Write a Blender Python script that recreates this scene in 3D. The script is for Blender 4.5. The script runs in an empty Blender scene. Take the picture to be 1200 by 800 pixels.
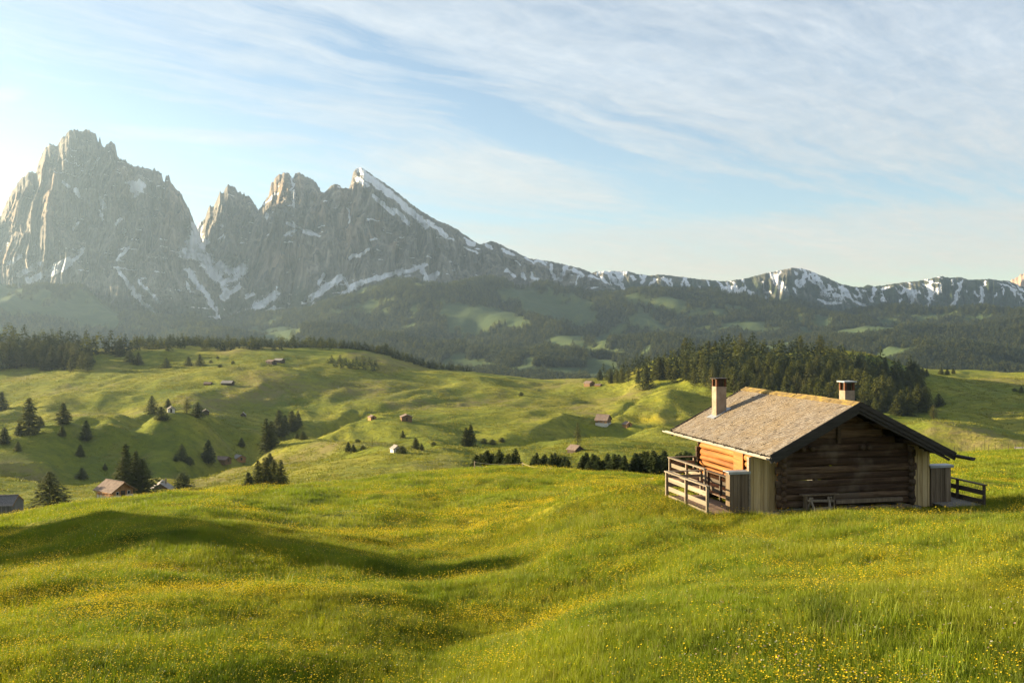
# Mountain meadow with a log hut under the peaks, late sun from the left.
import math
SUN_EL, SUN_AZ = math.radians(11.5), math.radians(-74.0)
SUN_E, SUN_C = 5.0, (1.0, .81, .5)
SKY_S, SKY_DUST = .05, 2.4
HAZE, HAZE_G = 3.9e-5, .5
EXPO = 2.1
CLOUD_ROT = 41.0
CLOUD_B = 4.15
CLOUD_LOW, CLOUD_HIGH = (1.0, .87, .7), (.86, .93, 1.0)
import bpy, bmesh, math, random
import numpy as np
from mathutils import Vector, Matrix, Euler
R = math.radians
rng = np.random.default_rng(7)
random.seed(7)
scene = bpy.context.scene
COL = scene.collection
F, HX, HY = 1200.0, 600.0, 384.0          # focal length and horizon of the survey sketch (pixels of the 1200x800 photo)

# ------------------------------------------------------------------ helpers
def make_mesh(name, verts, faces, smooth=False):
    me = bpy.data.meshes.new(name)
    me.from_pydata([tuple(v) for v in verts], [], [tuple(f) for f in faces])
    if smooth:
        me.polygons.foreach_set('use_smooth', [True] * len(me.polygons))
    me.update()
    return me

def np_mesh(name, V, Q, smooth=True):
    """fast mesh from numpy: V (n,3), Q (m,k) all faces of k corners"""
    me = bpy.data.meshes.new(name)
    n, m, k = len(V), len(Q), Q.shape[1]
    me.vertices.add(n); me.vertices.foreach_set('co', np.asarray(V, np.float32).ravel())
    me.loops.add(m * k); me.loops.foreach_set('vertex_index', np.asarray(Q, np.int32).ravel())
    me.polygons.add(m)
    me.polygons.foreach_set('loop_start', np.arange(0, m * k, k, dtype=np.int32))
    me.polygons.foreach_set('use_smooth', np.full(m, smooth))
    me.update(calc_edges=True)
    return me

def attr(me, name, arr):
    a = me.attributes.new(name, 'FLOAT', 'POINT')
    a.data.foreach_set('value', np.asarray(arr, np.float32))

def link(name, me, mat=None, parent=None, loc=None, rot=None):
    o = bpy.data.objects.new(name, me)
    COL.objects.link(o)
    if mat is not None and len(me.materials) == 0:
        me.materials.append(mat)
    if parent is not None: o.parent = parent
    if loc is not None: o.location = loc
    if rot is not None: o.rotation_euler = rot
    return o

def tag(o, label=None, cat=None, group=None, kind=None):
    if label: o['label'] = label
    if cat: o['category'] = cat
    if group: o['group'] = group
    if kind: o['kind'] = kind
    return o

def thing(name, label, cat, loc=(0, 0, 0), rz=0.0, group=None):
    o = bpy.data.objects.new(name, None); COL.objects.link(o)
    o.empty_display_size = 0.3
    o.location = loc; o.rotation_euler = (0, 0, rz)
    return tag(o, label, cat, group)

class MB:
    """collects shapes into one mesh"""
    def __init__(s): s.v, s.f = [], []
    def poly(s, pts, faces):
        b = len(s.v); s.v += [tuple(p) for p in pts]; s.f += [tuple(b + i for i in f) for f in faces]
    def box(s, x0, x1, y0, y1, z0, z1, M=None, j=0.0):
        P = [Vector((x, y, z)) for z in (z0, z1) for y in (y0, y1) for x in (x0, x1)]
        if j: P = [p + Vector((random.uniform(-j, j), random.uniform(-j, j), random.uniform(-j, j))) for p in P]
        if M is not None: P = [M @ p for p in P]
        s.poly(P, [(0, 2, 3, 1), (4, 5, 7, 6), (0, 1, 5, 4), (2, 6, 7, 3), (0, 4, 6, 2), (1, 3, 7, 5)])
    def beam(s, a, b, w, h, up=(0, 0, 1), j=0.0):
        a, b = Vector(a), Vector(b); d = (b - a); L = d.length; d.normalize()
        sd = d.cross(Vector(up)).normalized(); u = sd.cross(d)
        M = Matrix((( d.x, sd.x, u.x, a.x), (d.y, sd.y, u.y, a.y), (d.z, sd.z, u.z, a.z), (0, 0, 0, 1)))
        s.box(0, L, -w / 2, w / 2, -h / 2, h / 2, M, j)
    def prism(s, outline, y0, y1):
        """outline: (x, z) points, extruded along y"""
        n = len(outline)
        P = [(x, y0, z) for x, z in outline] + [(x, y1, z) for x, z in outline]
        F_ = [tuple(range(n)), tuple(range(2 * n - 1, n - 1, -1))]
        F_ += [(i, n + i, n + (i + 1) % n, (i + 1) % n) for i in range(n)]
        s.poly(P, F_)
    def log(s, a, b, r, ry=None, seg=9, n=12, wob=0.012, seed=0, sq=0):
        """a hewn log: slightly uneven round bar with flat ends"""
        rr = random.Random(seed)
        a, b = Vector(a), Vector(b); d = (b - a).normalized()
        sd = d.cross(Vector((0, 0, 1)))
        sd = Vector((1, 0, 0)) if sd.length < 1e-4 else sd.normalized()
        u = sd.cross(d); ry = ry or r
        base = len(s.v); ph = [rr.uniform(0, 6.28) for _ in range(3)]
        for i in range(n + 1):
            t = i / n; c = a.lerp(b, t) + sd * (wob * math.sin(ph[0] + t * 5)) + u * (wob * math.sin(ph[1] + t * 7))
            for k in range(seg):
                an = 2 * math.pi * k / seg
                q = 1.0 if not sq else (abs(math.cos(an)) ** sq + abs(math.sin(an)) ** sq) ** (-1 / sq)
                q *= 1 + 0.04 * math.sin(3 * an + ph[2] + t * 4) + rr.uniform(-.025, .025)
                s.v.append(tuple(c + sd * (math.cos(an) * r * q) + u * (math.sin(an) * ry * q)))
        for i in range(n):
            for k in range(seg):
                k2 = (k + 1) % seg
                s.f.append((base + i * seg + k, base + i * seg + k2, base + (i + 1) * seg + k2, base + (i + 1) * seg + k))
        s.f.append(tuple(base + k for k in reversed(range(seg))))
        s.f.append(tuple(base + n * seg + k for k in range(seg)))
    def build(s, name, mat, parent=None, smooth=False, label=None):
        me = make_mesh(name, s.v, s.f, smooth)
        o = link(name, me, mat, parent)
        if label: o['label'] = label
        return o

def smooth01(a, b, x):
    t = np.clip((x - a) / (b - a), 0, 1); return t * t * (3 - 2 * t)

# ------------------------------------------------------------------ numpy noise
def _hash(ix, iy, seed):
    h = (ix.astype(np.int64) * 374761393 + iy.astype(np.int64) * 668265263 + seed * 144665) & 0xFFFFFFFF
    h = ((h ^ (h >> 13)) * 1274126177) & 0xFFFFFFFF
    return h ^ (h >> 16)
def perlin(x, y, seed=0):
    x = np.asarray(x, float); y = np.asarray(y, float)
    x0 = np.floor(x); y0 = np.floor(y); fx = x - x0; fy = y - y0
    ix = x0.astype(np.int64); iy = y0.astype(np.int64)
    u = fx ** 3 * (fx * (fx * 6 - 15) + 10); v = fy ** 3 * (fy * (fy * 6 - 15) + 10)
    def g(dx, dy):
        a = _hash(ix + dx, iy + dy, seed) / 4294967296.0 * 2 * math.pi
        return np.cos(a) * (fx - dx) + np.sin(a) * (fy - dy)
    return 1.5 * ((g(0, 0) * (1 - u) + g(1, 0) * u) * (1 - v) + (g(0, 1) * (1 - u) + g(1, 1) * u) * v)
def fbm(x, y, seed=0, oct=4, gain=.5, lac=2.03):
    s = 0; a = 1
    for i in range(oct):
        s = s + a * perlin(x, y, seed + i * 17); x = x * lac; y = y * lac; a *= gain
    return s
def ridged(x, y, seed=0, oct=3, gain=.5):
    s = 0; a = 1
    for i in range(oct):
        s = s + a * (1 - 2 * np.abs(perlin(x, y, seed + i * 31))); x = x * 2.1; y = y * 2.1; a *= gain
    return s
def cr(pts, x):
    p = np.array(pts, float); return np.interp(x, p[:, 0], p[:, 1])

# ------------------------------------------------------------------ node material helper
class NT:
    def __init__(s, name):
        s.m = bpy.data.materials.new(name); s.m.use_nodes = True
        s.t = s.m.node_tree; s.t.nodes.clear()
        s.out = s.t.nodes.new('ShaderNodeOutputMaterial')
    def n(s, typ, **kw):
        nd = s.t.nodes.new(typ)
        for k, v in kw.items():
            if k.startswith('i_'):
                nd.inputs[k[2:].replace('_', ' ')].default_value = v
            else: setattr(nd, k, v)
        return nd
    def l(s, a, b): s.t.links.new(a, b)
    def pos(s): return s.n('ShaderNodeNewGeometry').outputs['Position']
    def obj(s): return s.n('ShaderNodeTexCoord').outputs['Object']
    def map(s, vec, scale=(1, 1, 1), rot=(0, 0, 0), loc=(0, 0, 0)):
        m = s.n('ShaderNodeMapping'); s.l(vec, m.inputs[0])
        m.inputs['Scale'].default_value = scale; m.inputs['Rotation'].default_value = rot; m.inputs['Location'].default_value = loc
        return m.outputs[0]
    def noise(s, vec, scale, detail=4, rough=.55, dist=0.0):
        q = s.n('ShaderNodeTexNoise'); s.l(vec, q.inputs['Vector'])
        q.inputs['Scale'].default_value = scale; q.inputs['Detail'].default_value = detail
        q.inputs['Roughness'].default_value = rough; q.inputs['Distortion'].default_value = dist
        return q.outputs['Fac']
    def ramp(s, fac, stops):
        r = s.n('ShaderNodeValToRGB'); s.l(fac, r.inputs[0]); e = r.color_ramp.elements
        while len(e) < len(stops): e.new(0.5)
        for q, (p, c) in zip(e, stops):
            q.position = p; q.color = (*c, 1) if len(c) == 3 else c
        return r.outputs[0]
    def mrange(s, v, a, b, c=0.0, d=1.0):
        r = s.n('ShaderNodeMapRange'); s.l(v, r.inputs[0])
        for i, q in enumerate((a, b, c, d)): r.inputs[1 + i].default_value = q
        return r.outputs[0]
    def mix(s, fac, a, b, mode='MIX'):
        m = s.n('ShaderNodeMix', data_type='RGBA', blend_type=mode)
        for sock, v in ((m.inputs[0], fac), (m.inputs[6], a), (m.inputs[7], b)):
            if isinstance(v, (int, float)): sock.default_value = v
            elif isinstance(v, tuple): sock.default_value = (*v, 1) if len(v) == 3 else v
            else: s.l(v, sock)
        return m.outputs[2]
    def math(s, op, a, b=0.0, clamp=False):
        m = s.n('ShaderNodeMath', operation=op, use_clamp=clamp)
        for i, v in enumerate((a, b)):
            if isinstance(v, (int, float)): m.inputs[i].default_value = v
            else: s.l(v, m.inputs[i])
        return m.outputs[0]
    def attr(s, name): return s.n('ShaderNodeAttribute', attribute_name=name).outputs['Fac']
    def bump(s, h, strength=.5, dist=.1, normal=None):
        b = s.n('ShaderNodeBump'); s.l(h, b.inputs['Height'])
        b.inputs['Strength'].default_value = strength; b.inputs['Distance'].default_value = dist
        if normal is not None: s.l(normal, b.inputs['Normal'])
        return b.outputs[0]
    def bsdf(s, col, rough=.85, normal=None, spec=.25, metal=0.0):
        p = s.n('ShaderNodeBsdfPrincipled')
        if isinstance(col, tuple): p.inputs['Base Color'].default_value = (*col, 1)
        else: s.l(col, p.inputs['Base Color'])
        if isinstance(rough, (int, float)): p.inputs['Roughness'].default_value = rough
        else: s.l(rough, p.inputs['Roughness'])
        p.inputs['Specular IOR Level'].default_value = spec; p.inputs['Metallic'].default_value = metal
        if normal is not None: s.l(normal, p.inputs['Normal'])
        return p.outputs[0]
    def leafy(s, col, trans=.35, tint=(1, 1, .6), rough=.6, spec=.15):
        d = s.bsdf(col, rough, spec=spec)
        t = s.n('ShaderNodeBsdfTranslucent'); s.l(s.mix(1.0, col, tint, 'MULTIPLY'), t.inputs[0])
        m = s.n('ShaderNodeMixShader'); m.inputs[0].default_value = trans
        s.l(d, m.inputs[1]); s.l(t.outputs[0], m.inputs[2]); return m.outputs[0]
    def done(s, sh): s.l(sh, s.out.inputs['Surface']); return s.m
# ------------------------------------------------------------------ materials
MAT = {}
def wood(name, dark, mid, light, axis='x', scale=1.0, rough=.8, bump=.35, patch=None):
    t = NT(name); v = t.obj()
    st = {'x': (.35, 6, 6), 'y': (6, .35, 6), 'z': (6, 6, .35)}[axis]
    g = t.noise(t.map(v, tuple(q * scale for q in st)), 3.0, 6, .65, .6)
    b = t.noise(t.map(v, tuple(q * scale for q in {'x': (.25, 1.2, 3.5), 'y': (1.2, .25, 3.5), 'z': (5, 5, .15)}[axis])), 1.3, 2, .5)
    isl = t.n('ShaderNodeNewGeometry').outputs['Random Per Island']
    c = t.ramp(t.math('ADD', t.math('MULTIPLY', g, .8), t.math('MULTIPLY', isl, .22)), [(.25, dark), (.5, mid), (.78, light)])
    c = t.mix(t.mrange(b, .35, .7, 0, .75), c, t.mix(.6, c, dark), 'MIX')
    if patch: c = t.mix(t.mrange(t.noise(v, .9, 3), .5, .68), c, patch)
    return t.done(t.bsdf(c, rough, t.bump(g, bump, .02), .2))
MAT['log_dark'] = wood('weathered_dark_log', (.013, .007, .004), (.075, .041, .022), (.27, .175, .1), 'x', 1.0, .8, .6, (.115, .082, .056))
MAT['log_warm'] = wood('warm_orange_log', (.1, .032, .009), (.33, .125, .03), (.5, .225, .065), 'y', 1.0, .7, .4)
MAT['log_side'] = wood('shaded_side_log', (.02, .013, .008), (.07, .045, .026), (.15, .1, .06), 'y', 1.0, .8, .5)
MAT['plank_tan'] = wood('tan_plank', (.28, .185, .08), (.56, .41, .2), (.7, .55, .32), 'z', .8, .75, .3)
MAT['plank_grey'] = wood('grey_plank', (.065, .045, .028), (.16, .116, .074), (.27, .205, .138), 'z', .8, .85, .3)
MAT['rail_wood'] = wood('silvery_rail_wood', (.1, .078, .056), (.23, .185, .135), (.36, .3, .225), 'y', .9, .8, .25)
MAT['rail_dark'] = wood('dark_rail_wood', (.03, .022, .016), (.075, .056, .04), (.13, .1, .075), 'y', .9, .8, .25)
MAT['deck'] = wood('brown_deck_board', (.07, .042, .028), (.19, .122, .085), (.32, .225, .165), 'x', .9, .8, .25)
MAT['barge'] = wood('blackened_board', (.014, .012, .011), (.032, .028, .025), (.07, .063, .056), 'x', .8, .75, .25)
MAT['gutter'] = wood('bleached_gutter', (.15, .13, .105), (.33, .29, .24), (.52, .47, .4), 'y', .9, .8, .25)

t = NT('weathered_shingle'); v = t.obj()
n1 = t.noise(t.map(v, (7.1, 1.2, 5)), 1.0, 3, .6); n2 = t.noise(v, .7, 4, .6); n3 = t.noise(t.map(v, (9, 40, 9)), 1.0, 3)
rnd = t.n('ShaderNodeNewGeometry').outputs['Random Per Island']
c = t.ramp(rnd, [(.0, (.15, .12, .095)), (.45, (.19, .157, .125)), (.8, (.225, .19, .155)), (1, (.27, .235, .2))])
c = t.mix(t.mrange(n2, .42, .7, 0, .55), c, (.23, .165, .085))
c = t.mix(t.mrange(n1, .6, .8, 0, .5), c, (.1, .075, .055))
MAT['shingle'] = t.done(t.bsdf(c, .9, t.bump(n3, .35, .01), .15))

t = NT('mossy_ridge_board'); v = t.obj(); n = t.noise(v, 3.2, 5, .65)
c = t.ramp(n, [(.3, (.07, .05, .03)), (.5, (.2, .14, .06)), (.62, (.28, .2, .05)), (.8, (.2, .17, .1))])
MAT['ridge'] = t.done(t.bsdf(c, .95, t.bump(n, .5, .03), .1))

def plain(name, c0, c1, sc=4.0, rough=.85, bump=.25, spec=.2, metal=0.0, det=6):
    t = NT(name); v = t.obj(); n = t.noise(v, sc, det, .62)
    return t.done(t.bsdf(t.ramp(n, [(.3, c0), (.7, c1)]), rough, t.bump(n, bump, .03), spec, metal))
MAT['masonry'] = plain('rendered_chimney', (.17, .122, .085), (.31, .242, .178), 3.0)
MAT['soot'] = plain('sooty_metal', (.012, .01, .009), (.05, .035, .025), 5.0, .6)
MAT['rust'] = plain('rusty_band', (.05, .02, .01), (.15, .06, .028), 6.0)
MAT['sheet'] = plain('grey_sheet_metal', (.2, .215, .235), (.36, .375, .4), 2.5, .45, .08, .4, .25)
MAT['stone'] = plain('grey_stone', (.1, .09, .075), (.27, .25, .215), 5.0, .9, .6)
MAT['plaster'] = plain('pale_plaster', (.52, .47, .4), (.68, .63, .56), 2.0, .9, .1)
MAT['glass'] = plain('dark_window_glass', (.012, .014, .016), (.03, .034, .038), 2.0, .15, 0, .5)
MAT['far_roof_brown'] = plain('brown_far_roof', (.12, .085, .07), (.24, .175, .14), 1.3)
MAT['far_roof_grey'] = plain('grey_far_roof', (.17, .15, .135), (.33, .3, .275), 1.3)
MAT['far_wood'] = plain('brown_far_wood', (.1, .055, .025), (.25, .14, .065), 1.7)
MAT['far_wood_dark'] = plain('dark_far_wood', (.03, .02, .013), (.09, .062, .04), 1.7)
MAT['far_wood_orange'] = plain('orange_far_wood', (.24, .11, .04), (.42, .22, .085), 1.7)
MAT['path'] = plain('pale_track', (.2, .165, .1), (.31, .26, .17), .3)
MAT['wire'] = plain('pale_rope', (.4, .33, .2), (.55, .46, .3), 3.0)
t = NT('grey_weathered_barn'); v = t.obj(); n = t.noise(t.map(v, (3.2, 3.2, .12)), 2.0, 4, .6)
MAT['barn_grey'] = t.done(t.bsdf(t.ramp(n, [(.3, (.055, .05, .05)), (.55, (.13, .12, .115)), (.8, (.26, .24, .225))]), .9, t.bump(n, .4, .05)))

# conifers
def conifer_mat(name, a, b, trans=.12, tint=(1, 1, .5)):
    t = NT(name); r = t.n('ShaderNodeObjectInfo').outputs['Random']
    n = t.noise(t.pos(), .35, 3, .6)
    c = t.mix(r, a, b); c = t.mix(t.mrange(n, .35, .7), t.mix(.28, c, (.012, .018, .008)), c)
    return t.done(t.leafy(c, trans, tint, .7, .1))
MAT['spruce'] = conifer_mat('spruce_needles', (.06, .072, .018), (.112, .118, .03), .3)
MAT['pine'] = conifer_mat('pine_needles', (.105, .115, .03), (.122, .124, .035), .38)
MAT['larch'] = conifer_mat('larch_needles', (.1, .105, .03), (.14, .13, .04), .25)
MAT['young'] = conifer_mat('young_spruce_needles', (.032, .048, .015), (.05, .066, .02), .2)
MAT['distant'] = conifer_mat('distant_conifer_needles', (.045, .06, .024), (.075, .088, .032), .2)
MAT['shrub'] = conifer_mat('shrub_leaves', (.06, .085, .02), (.1, .11, .03), .3)
MAT['bark'] = plain('conifer_bark', (.03, .022, .016), (.09, .07, .05), 6.0)

# terrain
t = NT('alpine_ground'); p = t.pos()
near = t.attr('near'); forest = t.attr('forest'); flower = t.attr('flower'); scree = t.attr('scree'); dry = t.attr('dry')
big = t.noise(p, .012, 5, .6); med = t.noise(p, .11, 5, .62); fin = t.noise(p, 1.4, 5, .7)
c = t.ramp(big, [(.3, (.11, .14, .012)), (.5, (.19, .198, .017)), (.68, (.27, .24, .03))])
c = t.mix(t.mrange(med, .38, .66, 0, .7), c, (.075, .1, .017))
c = t.mix(t.mrange(t.noise(t.map(p, (1, .35, 1)), .03, 6, .7), .56, .7, 0, .55), c, (.22, .18, .065))
c = t.mix(t.math('MULTIPLY', dry, t.mrange(med, .3, .6)), c, (.19, .15, .06))
c = t.mix(t.math('MULTIPLY', flower, t.mrange(fin, .3, .62, .2, 1)), c, (.34, .27, .015))
c = t.mix(t.mrange(fin, .55, .8, 0, .5), c, (.045, .065, .014))
c = t.mix(t.mrange(t.noise(t.map(p, (1, .45, 1)), .35, 5, .75), .52, .72, 0, .55), c, (.07, .088, .02))
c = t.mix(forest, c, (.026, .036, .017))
fs = t.attr('far')
c = t.mix(t.math('MULTIPLY', fs, t.math('SUBTRACT', 1.0, forest)), c, t.ramp(big, [(.35, (.038, .06, .026)), (.65, (.062, .085, .034))]))
c = t.mix(scree, c, (.2, .18, .16))
h1 = t.bump(t.noise(p, .22, 6, .7), .75, 2.2)
h3 = t.bump(t.noise(t.map(p, (1, .5, 1)), .7, 5, .75), .55, .6, h1)
h2 = t.bump(t.noise(p, 2.5, 4, .7), .6, .18, h3)
MAT['ground'] = t.done(t.bsdf(c, .95, h2, .08))

# mountains
t = NT('dolomite_rock'); p = t.pos(); snow = t.attr('snow'); veg = t.attr('veg'); ochre = t.attr('ochre')
pv = t.map(p, (1, 1, .22)); a = t.noise(pv, .011, 7, .68, .5); b = t.noise(t.map(p, (.2, .2, 1)), .03, 4, .6); d = t.noise(p, .03, 6, .7)
c = t.ramp(a, [(.3, (.04, .038, .036)), (.45, (.13, .117, .1)), (.56, (.235, .208, .172)), (.72, (.38, .338, .28))])
c = t.mix(t.mrange(b, .5, .72, 0, .4), c, (.11, .1, .092))
c = t.mix(t.math('MULTIPLY', ochre, t.mrange(a, .35, .6)), c, (.42, .235, .11))
gv = t.ramp(d, [(.35, (.02, .03, .014)), (.6, (.045, .06, .025))])
c = t.mix(veg, c, gv)
edge = t.math('ADD', snow, t.math('MULTIPLY', t.math('SUBTRACT', t.noise(p, .075, 6, .75), .5), 1.25))
sm = t.mrange(edge, .44, .56)
c = t.mix(sm, c, (.78, .79, .82))
hb = t.math('ADD', t.math('MULTIPLY', a, 1.0), t.math('MULTIPLY', d, .5))
MAT['rock'] = t.done(t.bsdf(c, .92, t.bump(hb, 1.0, 40.0), .1))
t = NT('far_pink_rock'); n = t.noise(t.map(t.pos(), (1, 1, .3)), .006, 6, .65)  # warm sunlight on the far peak is put into its rock colour
MAT['pink_rock'] = t.done(t.bsdf(t.ramp(n, [(.3, (.3, .2, .14)), (.7, (.5, .36, .26))]), .9, t.bump(n, .6, 40.0)))

# meadow plants
def grass_mat(name, a, b, y, trans):
    t = NT(name); r = t.n('ShaderNodeObjectInfo').outputs['Random']; p = t.pos()
    n = t.noise(p, .16, 4, .6); n2 = t.noise(t.map(p, (1, .6, 1)), .6, 3, .6)
    c = t.mix(r, a, b); c = t.mix(t.mrange(n, .4, .68, 0, .7), c, y)
    c = t.mix(t.mrange(n2, .48, .7, 0, .7), c, (.045, .078, .009))
    return t.done(t.leafy(c, trans, (1, 1, .45), .55, .2))
MAT['grass'] = grass_mat('meadow_grass', (.13, .19, .012), (.205, .255, .016), (.285, .272, .022), .4)
MAT['tussock'] = grass_mat('alp_tussock', (.12, .145, .013), (.2, .198, .02), (.28, .235, .04), .35)
MAT['grass_dry'] = grass_mat('grass_stalks', (.2, .19, .06), (.27, .23, .085), (.26, .24, .07), .4)
def petal(name, c, tr=.3):
    t = NT(name); d = t.bsdf(c, .5, spec=.2); q = t.n('ShaderNodeBsdfTranslucent'); q.inputs[0].default_value = (*c, 1)
    m = t.n('ShaderNodeMixShader'); m.inputs[0].default_value = tr; t.l(d, m.inputs[1]); t.l(q.outputs[0], m.inputs[2]); return t.done(m.outputs[0])
MAT['buttercup'] = petal('buttercup_petal', (.75, .53, .012))
MAT['clover'] = petal('pale_pink_flower', (.4, .26, .2))
MAT['daisy'] = petal('white_flower', (.55, .52, .36))
# ------------------------------------------------------------------ the ground: one sheet from the photographer's feet to the mountains
K = [-300, 0, 80, 150, 220, 300, 400, 500, 600, 700, 780, 900, 1000, 1100, 1200, 1500]
ST = [  # (distance in m or a list over K, sight line row over K)
 (1.5,  [3300] * 16),
 (6.0,  [1210, 1205, 1205, 1205, 1205, 1205, 1205, 1210, 1205, 1200, 1195, 1185, 1180, 1175, 1170, 1160]),
 (13,   [815, 806, 803, 802, 803, 806, 812, 814, 808, 797, 788, 782, 779, 776, 774, 768]),
 (20,   [745, 728, 722, 720, 721, 725, 733, 738, 728, 711, 708, 704, 698, 690, 678, 660]),
 (33,   [690, 664, 650, 643, 645, 656, 668, 675, 666, 642, 626, 632, 629, 623, 613, 590]),
 (42,   [672, 641, 622, 613, 614, 626, 644, 651, 642, 618, 594, 599, 598.5, 597.5, 592, 585]),
 (60,   [655, 621, 602, 593, 590, 596, 604, 608, 600, 590, 582, 580, 575, 574, 572, 565]),
 ([72, 74, 78, 80, 80, 80, 85, 92, 95, 88, 84, 95, 105, 110, 112, 115],
        [640, 610, 595, 585, 578.5, 574, 567, 557, 550, 556, 561.5, 556, 545, 534, 528.5, 520]),
 ([120, 120, 122, 125, 125, 125, 126, 130, 132, 130, 130, 140, 150, 165, 170, 170],
        [650, 620, 612, 604, 596, 590, 580, 566, 556, 561, 566, 560, 552, 548, 544, 540]),
 (240,  [620, 592, 588, 583, 580, 578, 574, 568, 566, 566, 566, 560, 556, 549, 543, 540]),
 (320,  [578, 553, 559, 568, 573, 567, 555, 550, 553, 555, 556, 550, 546, 542, 540, 538]),
 (370,  [580, 563, 563, 566, 568, 561, 550, 541, 540, 542, 544, 540, 538, 536, 536, 536]),
 (440,  [560, 552, 553, 556, 552, 545, 537, 526, 523, 526, 529, 531, 531, 533, 532, 530]),
 (500,  [548, 537, 537, 538, 540, 540, 536, 531, 531, 530, 525, 524, 524, 525, 526, 524]),
 (620,  [510, 508, 507, 504, 507, 515, 512, 509, 508, 510, 505, 503, 500, 503, 507, 505]),
 (800,  [470, 474, 473, 472, 472, 474, 477, 479, 478, 474, 461, 452, 462, 480, 478, 470]),
 (950,  [445, 446, 443, 436, 432, 433, 441, 452, 458, 453, 428, 414, 421, 452, 455, 445]),
 (1150, [415, 405, 409, 408, 406, 406, 411, 429, 441, 446, 432, 421, 428, 433, 438, 425]),
 (1400, [470, 455, 455, 455, 455, 455, 460, 468, 472, 472, 465, 460, 462, 465, 468, 460]),
 (2000, [466] * 16),
 (2700, [440, 442, 442, 441, 441, 441, 440, 438, 436, 437, 437, 434, 432, 430, 424, 415]),
 (3500, [405, 412, 412, 414, 416, 413, 403, 398, 402, 408, 405, 402, 404, 405, 400, 392]),
 (4200, [362, 366, 374, 385, 392, 391, 372, 363, 368, 372, 372, 372, 382, 382, 378, 370]),
 (4750, [330, 337, 352, 376, 388, 380, 357, 341, 344, 350, 352, 362, 374, 376, 372, 366]),
 (5200, [340, 352, 362, 382, 392, 386, 366, 350, 352, 356, 358, 368, 378, 378, 374, 370]),
 (7900, [380] * 16),
]
PX = np.arange(-1050, 1531, 3.0); NR = 940
LY = np.linspace(math.log(1.5), math.log(7800), NR); YR = np.exp(LY)
PC, YG = np.meshgrid(PX, YR); XG = (PC - HX) / F * YG

def pchip(xk, yk, x):
    h = np.diff(xk); d = np.diff(yk) / h; m = np.zeros(len(xk))
    for i in range(1, len(xk) - 1):
        if d[i - 1] * d[i] > 0:
            w1, w2 = 2 * h[i] + h[i - 1], h[i] + 2 * h[i - 1]
            m[i] = (w1 + w2) / (w1 / d[i - 1] + w2 / d[i])
    m[0], m[-1] = d[0], d[-1]
    i = np.clip(np.searchsorted(xk, x) - 1, 0, len(h) - 1); t = (x - xk[i]) / h[i]
    return (yk[i] * (2 * t ** 3 - 3 * t ** 2 + 1) + h[i] * m[i] * (t ** 3 - 2 * t ** 2 + t)
            + yk[i + 1] * (-2 * t ** 3 + 3 * t ** 2) + h[i] * m[i + 1] * (t ** 3 - t ** 2))
def sm_interp(xk, yk, x):
    return pchip(np.array(xk, float), np.array(yk, float), np.clip(x, xk[0], xk[-1]))
st_y = []; st_z = []
for Yd, rows in ST:
    yy = np.full(len(K), float(Yd)) if not isinstance(Yd, list) else np.array(Yd, float)
    yc = sm_interp(K, yy, PX); pc = sm_interp(K, rows, PX)
    st_y.append(yc); st_z.append((HY - pc) / F * yc)
st_y = np.array(st_y); st_z = np.array(st_z)
H = np.empty_like(YG)
for j in range(len(PX)):
    H[:, j] = pchip(np.log(st_y[:, j]), st_z[:, j], LY)

# rolling knolls, hollows and stream gullies of the alp
def w(px, Y): return (px - HX) / F * Y
def bump_at(px, Y, rx, ry, amp, rot=0.0, p=1.0):
    global H
    dx, dy = XG - w(px, Y), YG - Y; c, s = math.cos(R(rot)), math.sin(R(rot))
    u, v = (dx * c + dy * s) / rx, (-dx * s + dy * c) / ry
    H = H + amp * np.exp(-(u * u + v * v) ** p)
def gully(pts, width, depth, sharp=1.0):
    """pts: (px, Y); a trench that follows them"""
    global H
    P = np.array([(w(a, b), b) for a, b in pts]); best = np.full(XG.shape, 1e9)
    for (x0, y0), (x1, y1) in zip(P[:-1], P[1:]):
        L2 = (x1 - x0) ** 2 + (y1 - y0) ** 2
        tt = np.clip(((XG - x0) * (x1 - x0) + (YG - y0) * (y1 - y0)) / L2, 0, 1)
        best = np.minimum(best, np.hypot(XG - x0 - tt * (x1 - x0), YG - y0 - tt * (y1 - y0)))
    wob = 1 + .35 * perlin(XG / 40, YG / 40, 5)
    H = H - depth * np.exp(-(best / (width * wob)) ** (2 * sharp))
mid = smooth01(170, 330, YG) * (1 - smooth01(1050, 1300, YG))
wx = XG + 30 * perlin(XG / 120, YG / 120, 91); wy = YG + 40 * perlin(XG / 140, YG / 140, 92)
H = H + mid * (6.5 * perlin(wx / 100, wy / 190, 3) + 3.2 * ridged(wx / 62, wy / 130, 8, 2) * smooth01(250, 420, YG) * (1 - .6 * smooth01(600, 1000, YG))
               + 1.0 * perlin(wx / 26, wy / 42, 4) + .45 * perlin(wx / 11, wy / 16, 14))
mid2 = smooth01(600, 760, YG) * (1 - smooth01(1050, 1250, YG))
H = H + mid2 * (5.0 * perlin(wx / 130, wy / 220, 23) + 1.7 * perlin(wx / 55, wy / 70, 24) + .45 * ridged(wx / 30, wy / 55, 25, 2))
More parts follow.
